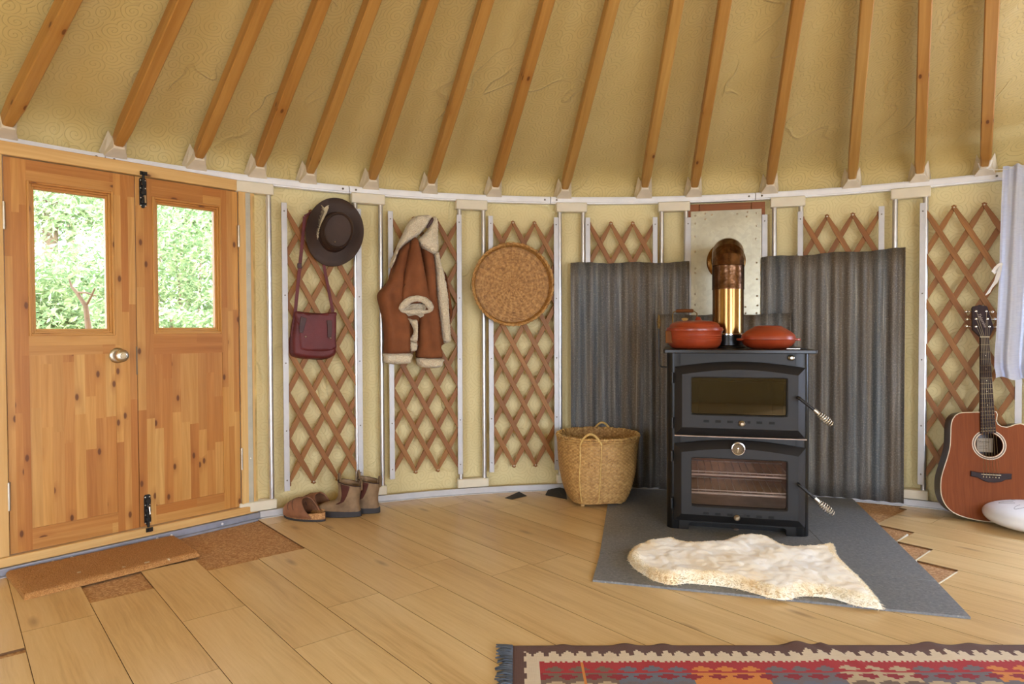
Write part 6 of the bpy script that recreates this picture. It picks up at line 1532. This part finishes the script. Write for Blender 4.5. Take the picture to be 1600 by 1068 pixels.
tree('pale tree standing behind the bushes in the right door pane', 296, 8.0, .09, 0, [((296, 350), (262, 320), .03), ((296, 380), (330, 340), .03)], [(258, 335, .35, 1300), (310, 325, .3, 900), (330, 370, .3, 900), (262, 370, .3, 900)])
c_ = at(118, 480, 3.1); fr = Fr((c_.x, c_.y, -.3), 0); t = thing('dead_branch', 'bare grey forked branch rising before the bushes in the left door pane', 'branch', fr)
mb = MB(); q3 = lambda u, v: fr.I @ at(u, v, 3.1)
mb.tube([Vector((.02, 0, 0)), q3(139, 520), q3(134, 478), q3(120, 457), q3(112, 448), q3(108, 436)], [.02, .014, .011, .008, .006, .003], 8); mb.tube([q3(120, 457), q3(135, 457), q3(150, 462)], [.006, .005, .003], 6); mb.tube([q3(134, 478), q3(143, 462), q3(148, 450)], [.006, .005, .003], 6); mb.build('limb', M['bark'], t, smooth=60)
# ------------------------------------------------------------------ camera
cd = bpy.data.cameras.new('camera'); cam = bpy.data.objects.new('camera', cd); C.objects.link(cam); bpy.context.scene.camera = cam
cd.sensor_width = 36; cd.sensor_fit = 'HORIZONTAL'; cd.lens = FPX/1600*36; cd.clip_start = .02; cd.clip_end = 200
X = Vector((1, 0, 0)); U_ = Vector((0, SP, CP)); fw = Vector((0, CP, -SP)); rt = X*CR+U_*SR; up_ = U_*CR-X*SR
m3 = Matrix((rt, up_, -fw)).transposed(); cam.matrix_world = Matrix.Translation(CAM) @ m3.to_4x4()
# ------------------------------------------------------------------ daylight
sc = bpy.context.scene; w = bpy.data.worlds.new('world'); sc.world = w; w.use_nodes = True; bg = w.node_tree.nodes['Background']
bg.inputs[0].default_value = (.84, .93, 1.04, 1); bg.inputs[1].default_value = SKY = 9.0
def sun(d, e, a, col):
    l = bpy.data.lights.new('sun', 'SUN'); l.energy = e; l.angle = a; l.color = col; o = bpy.data.objects.new('sun', l); C.objects.link(o); o.rotation_euler = Vector(d).to_track_quat('-Z', 'Y').to_euler(); return o
sun((-.35, .75, -.62), 9.0, .05, (1, .95, .86))
def area(nm, loc, d, sx, sy, e, col=(1, 1, 1)):
    l = bpy.data.lights.new(nm, 'AREA'); l.shape = 'RECTANGLE'; l.size = sx; l.size_y = sy; l.energy = e; l.color = col; o = bpy.data.objects.new(nm, l); C.objects.link(o); o.location = loc; o.rotation_euler = Vector(d).to_track_quat('-Z', 'Z').to_euler(); return o
# skylight in the crown ring, window lamps; those behind the camera are added fill
area('skylight_daylight', (X0, Y0, zr-.06), (0, 0, -1), .85, .85, 96, (.85, .98, 1.2))
for (a0, a1, z0, z1), e, cl in zip(WIN, (40, 40, 56, 36), ((.7, .88, 1.3),)+((.80, .95, 1.26),)*3):
    a = (a0+a1)/2; p = wp(a, (z0+z1)/2, R+.10); d = Vector((X0, Y0, p.z))-p
    area('window_fill', p, d, math.radians(a1-a0)*R*.98, (z1-z0)*.98, e, cl)
# the skylight dome closes the crown
mb = MB(); mb.lathe([(.53, zr+.05), (.53, zr+.06), (.4, zr+.16), (.2, zr+.22), (0, zr+.24)], 40, (X0, Y0, 0)); tag(mb.build('skylight_dome', M['curtain'], smooth=80, sub=-1), 'clear dome over the crown ring of the roof', 'skylight', kind='structure')
vs_ = sc.view_settings; vs_.view_transform = 'Standard'; vs_.look = 'None'; vs_.exposure = -0.12; vs_.gamma = 1; vs_.use_curve_mapping = False
